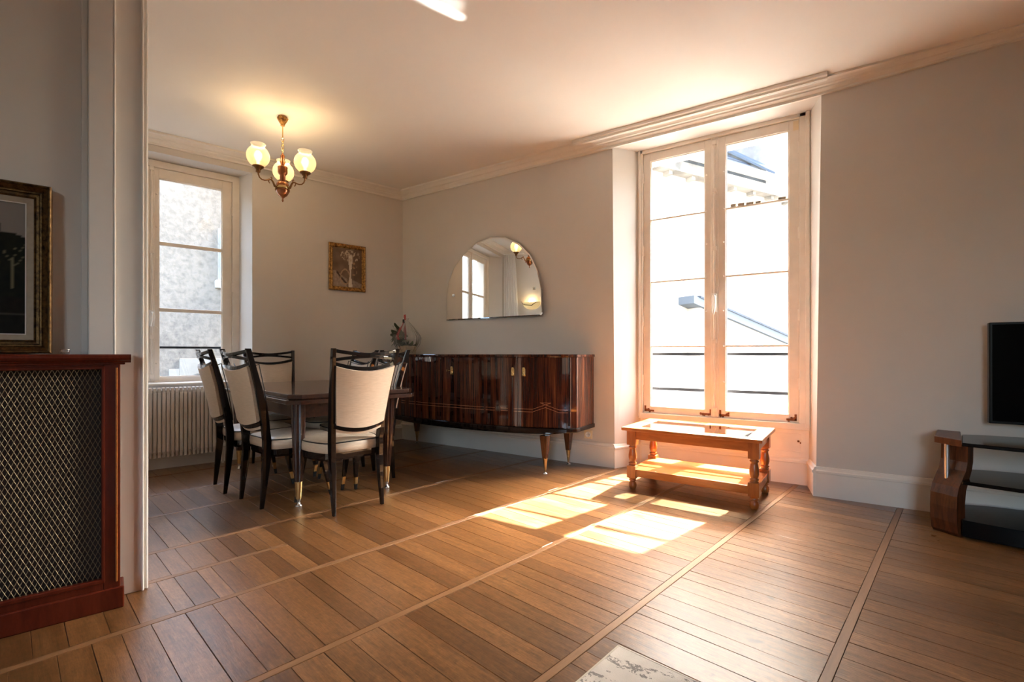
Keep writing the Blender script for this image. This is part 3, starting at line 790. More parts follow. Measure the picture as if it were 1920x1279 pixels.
# house across the street from the dining window
MS = M_A @ Matrix.Translation((0, -6.6, 0))
street = thing('street_house', 'rough rendered grey house across from the dining window', 'building')
bm = MB(MS); bm.box(-10, 16, -4, 0, -4, 6.2); bm.build('wall', M['render'], street)
bm = MB(MS); bm.box(-3, 1.68, 0, 0.03, -4, 0.95); bm.box(1.68, 1.86, 0, 0.03, -4, 0.735); bm.build('stone_base', M['streetstone'], street, bevel=0.01)
f = MB(MS); f.box(-0.45, 1.0, -0.02, 0.03, 2.60, 3.75)
fo = f.build('window', M['streetstone'], street)
bm = MB(MS); bm.box(-0.35, 0.965, 0.02, 0.05, 2.66, 3.64)
bm.build('shutter', M['shutter'], fo, bevel=0.01)
bm = MB(MS); bm.box(-0.5, 1.06, 0, 0.12, 2.45, 2.62); bm.build('window_sill', M['streetstone'], street, bevel=0.02)
bm = MB(MS); bm.tube([(1.32 + 0.20 * math.cos(a), 0.04, 0.42 + 0.20 * math.sin(a)) for a in [math.pi * k / 12 for k in range(13)]], 0.025, 8); bm.build('door_arch', M['stone'], street)

# daylight portals in the window openings (they only steer sky sampling)
def portal(loc, d, sx, sy):
    l = bpy.data.lights.new('sky_portal', 'AREA'); l.shape = 'RECTANGLE'; l.size = sx; l.size_y = sy
    l.cycles.is_portal = True
    o = bpy.data.objects.new('sky_portal', l); COL.objects.link(o)
    o.rotation_euler = Vector(d).to_track_quat('-Z', 'Z').to_euler(); o.location = loc
portal((-0.82, 4.60, 1.70), (0, -1, 0), 1.35, 2.4); portal((0.35 + 0.82, YF - 0.32, 1.70), (0, 1, 0), 1.35, 2.4)
pc = M_A @ Vector((2.475, -0.40, 1.78)); portal(pc, nA, 1.5, 2.1)

# ------------------------------------------------------------------ dining chairs
def interp(tab, z):
    for (a, va), (c, vc) in zip(tab, tab[1:]):
        if z <= c: return va + (vc - va) * (z - a) / (c - a)
    return tab[-1][1]
PY = [(0, 0.0), (0.18, 0.018), (0.34, 0.032), (0.46, 0.032), (0.60, 0.014), (0.80, -0.028), (0.97, -0.076), (1.076, -0.108)]
PX = [(0, 0.173), (0.34, 0.171), (0.46, 0.172), (0.60, 0.180), (0.80, 0.199), (1.076, 0.227)]
def bow(x): return -0.042 * (1 - (x / 0.22) ** 2)
def make_chair(m, label, group):
    t = thing('dining_chair', label, 'chair', m, group)
    for s_ in (-1, 1):
        zs_ = [0, 0.09, 0.18, 0.27, 0.34, 0.40, 0.46, 0.53, 0.60, 0.70, 0.80, 0.90, 0.99, 1.076]
        sw = [(0, 0.019), (0.3, 0.033), (0.5, 0.034), (1.076, 0.024)]; sd = [(0, 0.024), (0.3, 0.048), (0.46, 0.052), (0.7, 0.044), (1.076, 0.032)]
        bm = MB(); bm.post([(s_ * interp(PX, z), interp(PY, z), z) for z in zs_], [(interp(sw, z), interp(sd, z)) for z in zs_])
        bm.build('back_leg', M['lacquer'], t, bevel=0.003)
        zf = [0.098, 0.16, 0.25, 0.34]
        def lx(z): return s_ * (0.226 - 0.030 * z / 0.34)
        def ly(z): return 0.470 - 0.060 * z / 0.34
        bm = MB(); bm.post([(lx(z), ly(z), z) for z in zf], [(0.024 + 0.020 * (z - 0.09) / 0.25,) * 2 for z in zf])
        lg = bm.build('front_leg', M['lacquer'], t, bevel=0.003)
        bm = MB(); bm.post([(lx(z), ly(z), z) for z in (0.042, 0.099)], [(0.0215, 0.0215), (0.0265, 0.0265)]); bm.build('ferrule', M['brass'], lg, bevel=0.002)
        bm = MB(); bm.post([(lx(z), ly(z), z) for z in (0.0, 0.043)], [(0.018, 0.018), (0.0225, 0.0225)]); bm.build('foot_tip', M['rubber'], lg, bevel=0.002)
    half = [(0.165, 0.052), (0.195, 0.085), (0.222, 0.16), (0.240, 0.25), (0.244, 0.34), (0.234, 0.415), (0.208, 0.462), (0.160, 0.488), (0.08, 0.498)]
    outline = half + [(0, 0.50)] + [(-x, y) for x, y in half[::-1]]
    cx_, cy_ = 0, 0.28
    def ring(k, z): return [(cx_ + (x - cx_) * k, cy_ + (y - cy_) * k, z) for x, y in outline]
    bm = MB(); bm.loft([ring(0.93, 0.335), ring(0.965, 0.350), ring(0.97, 0.388)], True, False); bm.build('seat_frame', M['lacquer'], t, bevel=0.004)
    bm = MB(); bm.loft([ring(0.96, 0.386), ring(1.0, 0.394), ring(1.012, 0.42), ring(1.0, 0.452), ring(0.94, 0.462), ring(0.75, 0.472), ring(0.4, 0.479), ring(0.05, 0.481)], True, True)
    st = bm.build('seat', M['vinyl'], t)
    bm = MB(); bm.tube([(x * 0.998, cy_ + (y - cy_) * 0.998, 0.455) for x, y in outline], 0.0042, 6, True); bm.build('piping', M['rubber'], st)
    xs = [-1 + 2 * k / 12 for k in range(13)]
    def rail_of(name, ze, zm, a, c, dy=0.0, p=2.0, par=t):
        path = []
        for q in xs:
            z = zm + (ze - zm) * abs(q) ** p
            w = interp(PX, ze) - 0.004
            path.append((q * w, interp(PY, z) + bow(q * w) + dy, z))
        bm = MB(); bm.rail(path, [(a, c)] * len(path)); return bm.build(name, M['lacquer'], par, bevel=0.003)
    rail_of('crest_rail', 1.062, 1.036, 0.022, 0.022, 0, 1.7)
    rail_of('crossing_rail', 1.004, 1.024, 0.022, 0.020, 0, 1.7)
    rail_of('panel_top_rail', 0.975, 0.940, 0.024, 0.034, 0, 2.0)
    rail_of('panel_bottom_rail', 0.578, 0.545, 0.026, 0.036, 0, 2.0)
    def panel(off, ztop, zbot, inset):
        def fn(u, v):
            q = -1 + 2 * u
            zt = ztop - 0.034 + 0.034 * q * q; zb = zbot - 0.03 + 0.03 * q * q
            z = zb + (zt - zb) * v
            w = interp(PX, z) - inset
            return (q * w, interp(PY, z) + bow(q * w) + off, z)
        return fn
    bm = MB(); bm.sheet(panel(-0.010, 0.966, 0.588, 0.014), 12, 10, -0.02); bm.build('backrest', M['vinyl'], t, recalc=True)
    bm = MB(); bm.sheet(panel(0.022, 0.972, 0.545, 0.006), 12, 10, -0.026)
    pd = bm.build('backrest_cushion', M['vinyl'], t, recalc=True)
    f1 = panel(0.047, 0.972, 0.545, 0.006)
    rim = [f1(k / 12, 0) for k in range(13)] + [f1(1, k / 8) for k in range(1, 9)] + [f1(1 - k / 12, 1) for k in range(1, 13)] + [f1(0, 1 - k / 8) for k in range(1, 8)]
    bm = MB(); bm.tube(rim, 0.0035, 6, True); bm.build('piping', M['rubber'], pd)
    return t
GC = 'matching cream dining chairs round the table'
c1 = make_chair(TR(-2.625, 2.104, 0, 79.5), 'cream dining chair at the table end, its upholstered back overlapping the sideboard', GC)
bm = MB(); bm.box(-0.012, 0.012, 0.064, 0.0665, 0.352, 0.374); o = bm.build('tag', M['white'], c1); o['label'] = 'small white tag'
src = copy_thing  # further chairs share meshes
def chair_at(x, y, rz, label):
    r = c1.copy(); COL.objects.link(r); r.matrix_world = TR(x, y, 0, rz); r['label'] = label
    for ch in list(c1.children):
        if ch.name.startswith('tag'): continue
        c = ch.copy(); COL.objects.link(c); c.parent = r
        for g in list(ch.children):
            d = g.copy(); COL.objects.link(d); d.parent = c
    return r
chair_at(-3.355, 1.775, -6.6, 'cream dining chair at the long table side, next to the brass-footed table leg')
chair_at(-3.927, 1.838, -14.0, 'cream dining chair beside the radiator, its top rail in front of the window glass')
chair_at(-4.54, 2.61, -103.0, 'cream dining chair with its back to the wall of the small painting')
chair_at(-3.23, 2.85, 167.0, 'cream dining chair between table and sideboard, half hidden behind the near end chair')
chair_at(-3.766, 2.974, 167.0, 'cream dining chair between table and sideboard, nearer the corner with only its top rail showing')

# ------------------------------------------------------------------ dining table
T = thing('dining_table', 'dark glossy draw-leaf dining table with tapered fluted legs and brass feet', 'table', TR(-3.661, 2.472, 0, -13))
def cham(hx, hy, c): return [(-hx + c, -hy), (hx - c, -hy), (hx, -hy + c), (hx, hy - c), (hx - c, hy), (-hx + c, hy), (-hx, hy - c), (-hx, -hy + c)]
bm = MB(); bm.prism(cham(0.845, 0.475, 0.07), 0.738, 0.770); bm.build('tabletop', M['tabletop'], T, bevel=0.004)
bm = MB(); bm.prism(cham(0.862, 0.492, 0.07), 0.704, 0.732); bm.prism(cham(0.835, 0.465, 0.07), 0.730, 0.740); bm.build('draw_leaf', M['tabletop'], T, bevel=0.004)
bm = MB()
for x0, x1, y0, y1 in ((-0.74, 0.74, -0.41, -0.385), (-0.74, 0.74, 0.275, 0.30), (-0.74, -0.715, -0.40, 0.29), (0.715, 0.74, -0.40, 0.29)): bm.box(x0, x1, y0, y1, 0.60, 0.706)
bm.build('apron', M['tabletop'], T, bevel=0.003)
for sx in (-1, 1):
    for sy in (-1, 1):
        bm = MB(); x, y = sx * 0.745, (-0.395 if sy < 0 else 0.285)
        def star(r, z): return [(x - sx * 0.02 * (0.70 - z) + r * (1 - 0.10 * (k % 2)) * math.cos(2 * math.pi * k / 24), y - sy * 0.012 * (0.70 - z) + r * (1 - 0.10 * (k % 2)) * math.sin(2 * math.pi * k / 24), z) for k in range(24)]
        bm.loft([star(0.046, 0.705), star(0.046, 0.60), star(0.040, 0.42), star(0.027, 0.165)][::-1], True, False)
        lg = bm.build('leg', M['tabletop'], T)
        bm = MB(); c = (x - sx * 0.011, y - sy * 0.007, 0)
        bm.lathe([(0.0185, 0.05), (0.0275, 0.165), (0.0275, 0.17)], c, 20); bm.build('ferrule', M['brass'], lg)
        bm = MB(); bm.lathe([(0.022, 0.0), (0.024, 0.006), (0.012, 0.012), (0.008, 0.03), (0.012, 0.05)], c, 16); bm.build('glide', M['steel'], lg)
bm = MB(); bm.lathe([(0.006, 0.50), (0.03, 0.515), (0.045, 0.545), (0.028, 0.57), (0.05, 0.60), (0.05, 0.706)], (0, 0, 0), 20); bm.build('drop_finial', M['tabletop'], T)

# ------------------------------------------------------------------ sideboard
SX0, SX1 = -4.28, -1.825; SCX = (SX0 + SX1) / 2; SH = (SX1 - SX0) / 2
SB = thing('sideboard', 'long bow-fronted striped ebony sideboard with brass locks and tapered legs', 'sideboard', TR(SCX, 4.13, 0, 0))
def front(x, off=0.0):                # local y of the front, bowed
    t = abs(x) / SH
    return -0.425 - 0.235 * (1 - t ** 2.6) + off
def fpoly(off, hx, back=0.0, n=40, rc=0.045):
    p = []
    for k in range(n + 1):
        x = -hx + 2 * hx * k / n
        y = front(x * SH / hx, -off)
        e = hx - abs(x)
        if e < rc: y += rc - math.sqrt(max(0, rc * rc - (rc - e) ** 2))
        p.append((x, y))
    return p + [(hx, back), (-hx, back)]
bm = MB(); bm.prism(fpoly(-0.022, SH - 0.008), 0.395, 1.012); bm.build('carcass', M['macassar'], SB)
bm = MB(); bm.prism(fpoly(0.006, SH + 0.004, rc=0.05), 1.012, 1.038); bm.build('top', M['macassar'], SB, bevel=0.006)
bm = MB(); bm.prism(fpoly(0.008, SH + 0.006, rc=0.05), 0.362, 0.400); bm.build('plinth', M['lacquer'], SB, bevel=0.006)
bm = MB(); bm.prism(fpoly(-0.03, SH - 0.16, -0.04), 0.335, 0.363); bm.build('under_frame', M['lacquer'], SB, bevel=0.004)
seam = [-SH + 0.03, -0.76, 0.0, 0.76, SH - 0.03]
locks = {0: None, 1: -0.70, 2: 0.055, 3: 0.815}
lockx = [(-0.815), (-0.70), (0.055), (0.815)]
def fpath(x0, x1, n, off):
    return [(x0 + (x1 - x0) * k / n, front(x0 + (x1 - x0) * k / n, off)) for k in range(n + 1)]
def band(bm, path, z0s, z1s, th):     # strip following the bowed front, thickness th outwards
    n = len(path); rings = []
    for (x, y), a, c in zip(path, z0s, z1s):
        rings.append([(x, y, a), (x, y - th, a), (x, y - th, c), (x, y, c)])
    bm.loft(rings, True, False)
doors = []
for i in range(4):
    bm = MB(); p = fpath(seam[i] + 0.0015, seam[i + 1] - 0.0015, 14, 0.023); band(bm, p, [0.404] * 15, [1.009] * 15, 0.018)
    doors.append(bm.build('door', M['macassar'], SB, bevel=0.002))
def inlay(door, x0, x1, z0, z1):
    n = 6; bm = MB(); p = fpath(x0, x1, n, 0.0052)
    zz = [z0 + (z1 - z0) * k / n for k in range(n + 1)]
    band(bm, p, [z - 0.0013 for z in zz], [z + 0.0013 for z in zz], 0.0008)
    bm.build('inlay_line', M['brass_inlay'], door)
M['brass_inlay'] = mat('pale_inlay', (0.42, 0.17, 0.07), 0.3, coat=0.8)
mx = 1.0
for sgn, d in ((1, 3), (-1, 0)):
    c = sgn * mx; a = seam[3] if sgn > 0 else seam[1]; e = sgn * (SH - 0.05)
    lo, hi = (a + 0.002, e) if sgn > 0 else (e, a - 0.002)
    inlay(doors[d], lo, c - 0.11, 0.560, 0.560); inlay(doors[d], lo, c - 0.11, 0.536, 0.536)
    inlay(doors[d], c + 0.11, hi, 0.560, 0.560); inlay(doors[d], c + 0.11, hi, 0.536, 0.536)
    inlay(doors[d], c - 0.11, c + 0.045, 0.560, 0.618); inlay(doors[d], c + 0.11, c - 0.045, 0.560, 0.618); inlay(doors[d], c - 0.045, c + 0.045, 0.618, 0.618)
    inlay(doors[d], c - 0.11, c, 0.536, 0.578); inlay(doors[d], c + 0.11, c, 0.536, 0.578)
for d in (1, 2):
    inlay(doors[d], seam[d] + 0.002, seam[d + 1] - 0.002, 0.560, 0.560); inlay(doors[d], seam[d] + 0.002, seam[d + 1] - 0.002, 0.536, 0.536)
for d, x in ((0, -0.81), (1, -0.71), (2, 0.06), (2, 0.715), (3, 0.815)):
    if d == 0: continue
    bm = MB(); y = front(x, 0.005)
    bm.box(x - 0.016, x + 0.016, y - 0.004, y, 0.845, 0.912)
    bm.lathe([(0.016, 0), (0.019, 0.004), (0.012, 0.008)], (0, 0, 0), 14, Matrix.Translation((x, y - 0.002, 0.862)) @ Matrix.Rotation(R(90), 4, 'X'))
    bm.box(x - 0.012, x + 0.012, y - 0.007, y, 0.902, 0.922)
    if x == 0.06:
        bm.tube([(x, y, 0.885), (x - 0.004, y - 0.05, 0.885)], 0.0035, 8); bm.box(x - 0.006, x - 0.002, y - 0.07, y - 0.048, 0.875, 0.895)
    bm.build('lock_plate', M['brass'], doors[d], bevel=0.002)
for x, y in ((-SH + 0.24, -0.45), (SH - 0.24, -0.50), (-SH + 0.24, -0.06), (SH - 0.24, -0.06)):
    bm = MB(); bm.post([(x, y, 0.135), (x, y, 0.335)], [(0.040, 0.040), (0.074, 0.074)]); lg = bm.build('leg', M['stripewood'], SB, bevel=0.004)
    bm = MB(); bm.lathe([(0.008, 0.02), (0.0205, 0.125), (0.022, 0.138)], (x, y, 0), 16); bm.build('ferrule', M['brass'], lg)
    bm = MB(); bm.lathe([(0.021, 0), (0.022, 0.005), (0.007, 0.010), (0.007, 0.022)], (x, y, 0), 14); bm.build('glide', M['steel'], lg)

# ------------------------------------------------------------------ wrapped flower arrangement
FL = thing('flower_arrangement', 'cellophane-wrapped plant arrangement with red ribbon in a pale wooden box', 'flowers', TR(-4.01, 3.88, 1.038, -20))
bm = MB(); w, dpt, h = 0.095, 0.07, 0.095
bm.box(-w, w, -dpt, -dpt + 0.008, 0, h); bm.box(-w, w, dpt - 0.008, dpt, 0, h); bm.box(-w, -w + 0.008, -dpt, dpt, 0, h); bm.box(w - 0.008, w, -dpt, dpt, 0, h); bm.box(-w, w, -dpt, dpt, 0, 0.06)
bm.build('box', M['basket'], FL, bevel=0.002)
rfl = random.Random(5)
def leaf_geo(bm, base, d, L, w, droop):
    d = Vector(d).normalized(); side = d.cross(Vector((0, 0, 1)))
    side = side.normalized() if side.length > 0.01 else Vector((1, 0, 0))
    P = []
    for k in range(6):
        t = k / 5; c = Vector(base) + d * L * t + Vector((0, 0, -droop * t * t)); ww = w * math.sin(math.pi * (0.08 + 0.92 * t)) + 0.0008
        P.append((c - side * ww, c + Vector((0, 0, 0.15 * ww)), c + side * ww))
    vs_ = [tuple(q) for r_ in P for q in r_]; fs = []
    for k in range(5):
        a = 3 * k; fs += [(a, a + 1, a + 4, a + 3), (a + 1, a + 2, a + 5, a + 4)]
    bm.add(vs_, fs, True)
for k in range(9):                    # palm fronds: rib with leaflets
    bm = MB(); a = R(165 + k * 12 + rfl.uniform(-8, 8)); el = 0.30 + 0.10 * k + rfl.uniform(-0.1, 0.1); L = rfl.uniform(0.24, 0.33)
    b0 = Vector((-0.05, 0, 0.12)); dd = Vector((math.cos(a) * math.cos(el), math.sin(a) * math.cos(el) * 0.6, math.sin(el)))
    rib = [b0 + dd * L * t + Vector((0, 0, -0.05 * t * t)) for t in (0, 0.2, 0.4, 0.6, 0.8, 1.0)]
    bm.tube(rib, 0.003, 5)
    for j in range(14):
        t = 0.25 + 0.75 * j / 13; p = b0 + dd * L * t + Vector((0, 0, -0.05 * t * t))
        for s_ in (-1, 1):
            sd = dd.cross(Vector((0, 1, 0.2))).normalized() * s_ + dd * 0.7
            leaf_geo(bm, p, sd, 0.10 * (1.1 - 0.5 * t), 0.0085, 0.012)
    bm.build('palm_frond', M['frond'], FL)
bm = MB()
for k in range(60):
    a = rfl.uniform(0, 6.28); el = rfl.uniform(0.1, 1.3)
    leaf_geo(bm, (rfl.uniform(-0.085, 0.085), rfl.uniform(-0.06, 0.06), 0.085), (math.cos(a), math.sin(a) * 0.7, math.tan(el) * 0.6), rfl.uniform(0.05, 0.10), 0.016, 0.015)
bm.build('foliage', M['leaf'], FL)
bm = MB()
for k in range(26):
    a = rfl.uniform(0, 6.28)
    leaf_geo(bm, (-0.055 + rfl.uniform(-0.05, 0.05), rfl.uniform(-0.04, 0.04), 0.14 + rfl.uniform(0, 0.12)), (math.cos(a), math.sin(a), rfl.uniform(-0.2, 0.9)), rfl.uniform(0.05, 0.09), 0.014, 0.02)
bm.build('foliage', M['leaf'], FL)
bm = MB()
for k in range(46):
    a = rfl.uniform(2.0, 4.3)
    leaf_geo(bm, (-0.09 + rfl.uniform(-0.07, 0.05), rfl.uniform(-0.09, 0.02), 0.13 + rfl.uniform(0, 0.15)), (math.cos(a), math.sin(a) * 0.8, rfl.uniform(-0.5, 0.9)), rfl.uniform(0.06, 0.12), 0.012, 0.03)
bm.build('foliage', M['frond'], FL)
bm = MB()
for k in range(3):
    leaf_geo(bm, (-0.005 + 0.01 * k, -0.02, 0.16), (0.1 * (k - 1), -0.1, 1), 0.15 + 0.02 * k, 0.011, 0.0)
bm.build('red_bract', M['redleaf'], FL)
for k in range(5):
    bm = MB(); c = (0.03 + 0.022 * (k % 3), -0.05 + 0.02 * (k // 3), 0.135 + 0.012 * (k % 2))
    for j in range(7):
        a = 2 * math.pi * j / 7; leaf_geo(bm, c, (math.cos(a), math.sin(a), 0.5), 0.024, 0.008, 0.0)
    bm.build('flower', M['petal'], FL)
def wrap_fn(u, v):                    # gathered cellophane: flares from the box, pinched at the tie
    a = 2 * math.pi * u
    prof = [(0.0, 0.105), (0.25, 0.20), (0.45, 0.235), (0.70, 0.13), (0.93, 0.02), (1.0, 0.035)]
    r = interp(prof, v); ry = r * 0.55
    wv = 1 + 0.10 * math.sin(9 * a + 5 * v) + 0.07 * math.sin(17 * a)
    return (r * wv * math.cos(a), ry * wv * math.sin(a), 0.01 + 0.40 * v)
bm = MB(); bm.sheet(wrap_fn, 72, 14); bm.build('cellophane_wrap', M['cello'], FL)
bm = MB()
for pth in ([(0.0, -0.03, 0.385), (0.02, -0.09, 0.27), (0.05, -0.13, 0.20), (0.085, -0.13, 0.165)], [(0.02, -0.09, 0.30), (0.0, -0.12, 0.22), (0.045, -0.135, 0.17), (0.09, -0.13, 0.16)]):
    bm.tube(pth, 0.0042, 6)
for s_ in (-1, 1):
    bm.tube([(0.0, -0.02, 0.385), (s_ * 0.02, -0.025, 0.42), (s_ * 0.016, -0.025, 0.45), (s_ * 0.004, -0.025, 0.44), (0, -0.02, 0.39)], 0.0042, 6)
bm.build('ribbon', M['ribbon'], FL)
bm = MB(); bm.box(-0.02, 0.02, -0.045, -0.036, 0.350, 0.395); bm.build('tie_clip', M['black'], FL, bevel=0.002)

# ------------------------------------------------------------------ mirror
MM = Matrix.Translation((-3.022, YB - 0.026, 0)) @ Matrix.Rotation(R(-1.5), 4, 'Z')
mir = thing('wall_mirror', 'frameless half-round mirror with a scalloped edge above the sideboard', 'mirror', MM)
edge = [(-0.648, 1.426), (0.622, 1.424), (0.645, 1.447), (0.640, 1.684), (0.590, 1.870), (0.497, 2.039), (0.364, 2.169), (0.187, 2.262), (-0.008, 2.292), (-0.201, 2.257), (-0.385, 2.157), (-0.529, 2.022), (-0.612, 1.867), (-0.648, 1.680)]
def shrink(p, k): return (p[0] * (1 - k / 0.64), 1.78 + (p[1] - 1.78) * (1 - k / 0.5))
inner = [shrink(p, 0.014) for p in edge]
n = len(edge); bm = MB()
vs_ = [(x, 0.004, z) for x, z in edge] + [(x, 0.0, z) for x, z in edge] + [(x, -0.004, z) for x, z in inner]
fs = [tuple(range(n))[::-1]] + [(i, (i + 1) % n, n + (i + 1) % n, n + i)[::-1] for i in range(n)] + [(n + i, n + (i + 1) % n, 2 * n + (i + 1) % n, 2 * n + i)[::-1] for i in range(n)] + [tuple(range(2 * n, 3 * n))]
bm.add(vs_, fs); bm.build('mirror_plate', M['mirror'], mir, recalc=True)
for x, z in ((-0.535, 1.705), (0.545, 1.70)):
    bm = MB(); bm.box(x - 0.014, x + 0.014, -0.010, -0.003, z - 0.014, z + 0.014); bm.box(x - 0.007, x + 0.007, -0.014, -0.009, z - 0.007, z + 0.007)
    bm.build('mirror_clip', M['steel'], mir, bevel=0.002)

# ------------------------------------------------------------------ pictures
def painted(name, m, w, h, nx, nz, fn, parent):
    vs_ = []; fs = []; cols = []
    for j in range(nz + 1):
        for i in range(nx + 1):
            u, v = i / nx, j / nz
            vs_.append((-w / 2 + w * u, 0, -h / 2 + h * v)); cols.append(fn(u, v))
    W = nx + 1
    for j in range(nz):
        for i in range(nx): fs.append((j * W + i + 1, j * W + i, (j + 1) * W + i, (j + 1) * W + i + 1))
    bm = MB(m); bm.add(vs_, fs); o = bm.build(name, M['canvas'], parent)
    ca = o.data.color_attributes.new('paint', 'FLOAT_COLOR', 'POINT')
    for k, c in enumerate(cols): ca.data[k].color = (*c, 1)
    return o
def lerp(a, b_, t): return tuple(x + (y - x) * t for x, y in zip(a, b_))
def frame_geo(bm, w, h, fw, steps):   # picture frame: profile steps [(inset, protrusion)], local x/z plane, +y towards viewer
    for (i0, p0), (i1, p1) in zip(steps, steps[1:]):
        a = [(-w / 2 + i0, -h / 2 + i0), (w / 2 - i0, -h / 2 + i0), (w / 2 - i0, h / 2 - i0), (-w / 2 + i0, h / 2 - i0)]
        c = [(-w / 2 + i1, -h / 2 + i1), (w / 2 - i1, -h / 2 + i1), (w / 2 - i1, h / 2 - i1), (-w / 2 + i1, h / 2 - i1)]
        bm.add([(x, p0, z) for x, z in a] + [(x, p1, z) for x, z in c], [(i, 4 + i, 4 + (i + 1) % 4, (i + 1) % 4) for i in range(4)])
# small still life on the dining wall
sv1 = (0.4755 + 0.897) / 2 * 1.0095; zc = 1.04 + ((2.27 + 1.7515) / 2 - 1.04) * 1.0095
MPc = M_A @ Matrix.Translation((sv1, 0.004, zc))
pic = thing('small_painting', 'small sepia flower-vase picture in a mottled gilt frame', 'painting', MPc)
pw, ph = 0.418, 0.525
bm = MB(); frame_geo(bm, pw, ph, 0.04, [(0, 0), (0, 0.022), (0.006, 0.028), (0.020, 0.022), (0.034, 0.026), (0.040, 0.018), (0.044, 0.012)])
bm.build('frame', M['gilt'], pic)
def still(u, v):
    u = 1 - u                          # local x runs to the viewer's left
    nz_ = noise.noise(Vector((u * 5, v * 6, 3))) * 0.5 + 0.5; n2 = noise.noise(Vector((u * 17, v * 19, 8))) * 0.5 + 0.5
    c = lerp((0.13, 0.085, 0.06), (0.24, 0.165, 0.12), nz_)
    if u > 0.72: c = lerp(c, (0.10, 0.06, 0.04), 0.5)
    fold = 0.42 - 0.9 * abs(u - 0.16)   # pale cloth
    if v < 0.40 - 0.55 * max(0, u - 0.12) and u < 0.48: c = lerp(c, (0.44, 0.36, 0.29), 0.75 * n2 + 0.15)
    if abs(v - (0.36 - 0.85 * (u - 0.14))) < 0.035 and 0.12 < u < 0.5: c = (0.07, 0.05, 0.045)
    if v < 0.20 - 0.25 * (u - 0.65) and u > 0.62: c = lerp(c, (0.42, 0.34, 0.27), 0.7 * n2 + 0.1)
    d = math.hypot((u - 0.42) / 0.16, (v - 0.26) / 0.2)
    if 0.85 < d < 1.05: c = (0.40, 0.27, 0.17)
    wv = 0.045 + 0.02 * math.cos(v * 9)
    if abs(u - 0.60) < wv and v < 0.84: c = lerp((0.55, 0.47, 0.38), (0.75, 0.68, 0.58), n2)
    r = math.hypot((u - 0.60) / 0.34, (v - 0.82) / 0.15)
    if r < 1 and math.sin(26 * u + 9 * n2) * math.sin(24 * v + 7 * nz_) > 0.2: c = (0.50, 0.40, 0.29)
    if 0.66 < u < 0.84 and 0.3 < v < 0.75 and math.sin(40 * v + 8 * nz_) * math.cos(22 * u) > 0.35: c = (0.36, 0.22, 0.13)
    return c
painted('canvas', Matrix.Translation((0, 0.012, 0)), pw - 0.084, ph - 0.084, 44, 56, still, pic)

# large landscape standing on the radiator cover
LW, LH = 0.62, 0.655
MQ = M_P @ Matrix.Translation((0.222 + LW / 2, -0.098, 1.043)) @ Matrix.Rotation(R(0.9), 4, 'X') @ Matrix.Translation((0, 0, LH / 2))
lan = thing('landscape_painting', 'dark wooded landscape in a broad worn gilt frame leaning on the radiator cover', 'painting', MQ)
bm = MB(); frame_geo(bm, LW, LH, 0.1, [(0, -0.03), (0, 0.030), (0.004, 0.036), (0.008, 0.034), (0.011, 0.026), (0.024, 0.014), (0.028, 0.017), (0.033, 0.016), (0.036, 0.010), (0.044, 0.008), (0.047, 0.012), (0.051, 0.008), (0.052, 0.0)])
bm.build('frame', M['oldgilt'], lan)
bm = MB(); frame_geo(bm, LW - 0.102, LH - 0.102, 0.03, [(0, 0.004), (0.021, 0.001), (0.022, -0.004)]); ln = bm.build('liner', M['linen'], lan)
bm = MB(); frame_geo(bm, LW - 0.144, LH - 0.144, 0.004, [(0, 0.0), (0.0, 0.003), (0.0035, 0.003), (0.0035, -0.004)]); bm.build('slip', M['trim'], ln)
def forest(u, v):
    u = 1 - u
    n1 = noise.noise(Vector((u * 7, v * 7, 1))) * 0.5 + 0.5; n2 = noise.noise(Vector((u * 25, v * 25, 4))) * 0.5 + 0.5
    skyc = lerp((0.20, 0.17, 0.145), (0.27, 0.235, 0.21), v)
    edge_ = 0.72 + 0.16 * noise.noise(Vector((u * 4.3, 0.3, 7))) + 0.05 * n2 + (0.07 if 0.55 < u < 0.85 else 0)
    if v > edge_: return skyc
    c = lerp((0.004, 0.005, 0.004), (0.014, 0.014, 0.007), n1 * n2 * 2)
    if v < 0.28: c = lerp((0.006, 0.004, 0.003), (0.016, 0.012, 0.008), n2)
    for cx_, top in ((0.93, 0.66), (0.72, 0.60), (0.38, 0.64), (0.16, 0.57)):
        x = cx_ + 0.010 * math.sin(v * 11 + cx_ * 20)
        wd = 0.008 * (1.15 - v)
        if 0.34 < v < top and abs(u - x) < wd: c = (0.16, 0.145, 0.085)
        for sg_, vb in ((1, 0.50), (-1, 0.54), (1, 0.59)):
            dv = v - vb
            if 0 < dv < 0.10 and vb < top - 0.02 and abs((u - x) - sg_ * (0.85 * dv - 2.2 * dv * dv)) < 0.0045: c = (0.12, 0.11, 0.065)
    if 0.30 < v < 0.44 and n2 > 0.6 and 0.45 < u < 0.75: c = (0.12, 0.11, 0.05)
    if abs(v - 0.14 - 0.02 * n1) < 0.004: c = (0.05, 0.045, 0.035)
    return c
painted('canvas', Matrix.Translation((0, -0.003, 0)), LW - 0.150, LH - 0.150, 66, 80, forest, lan)

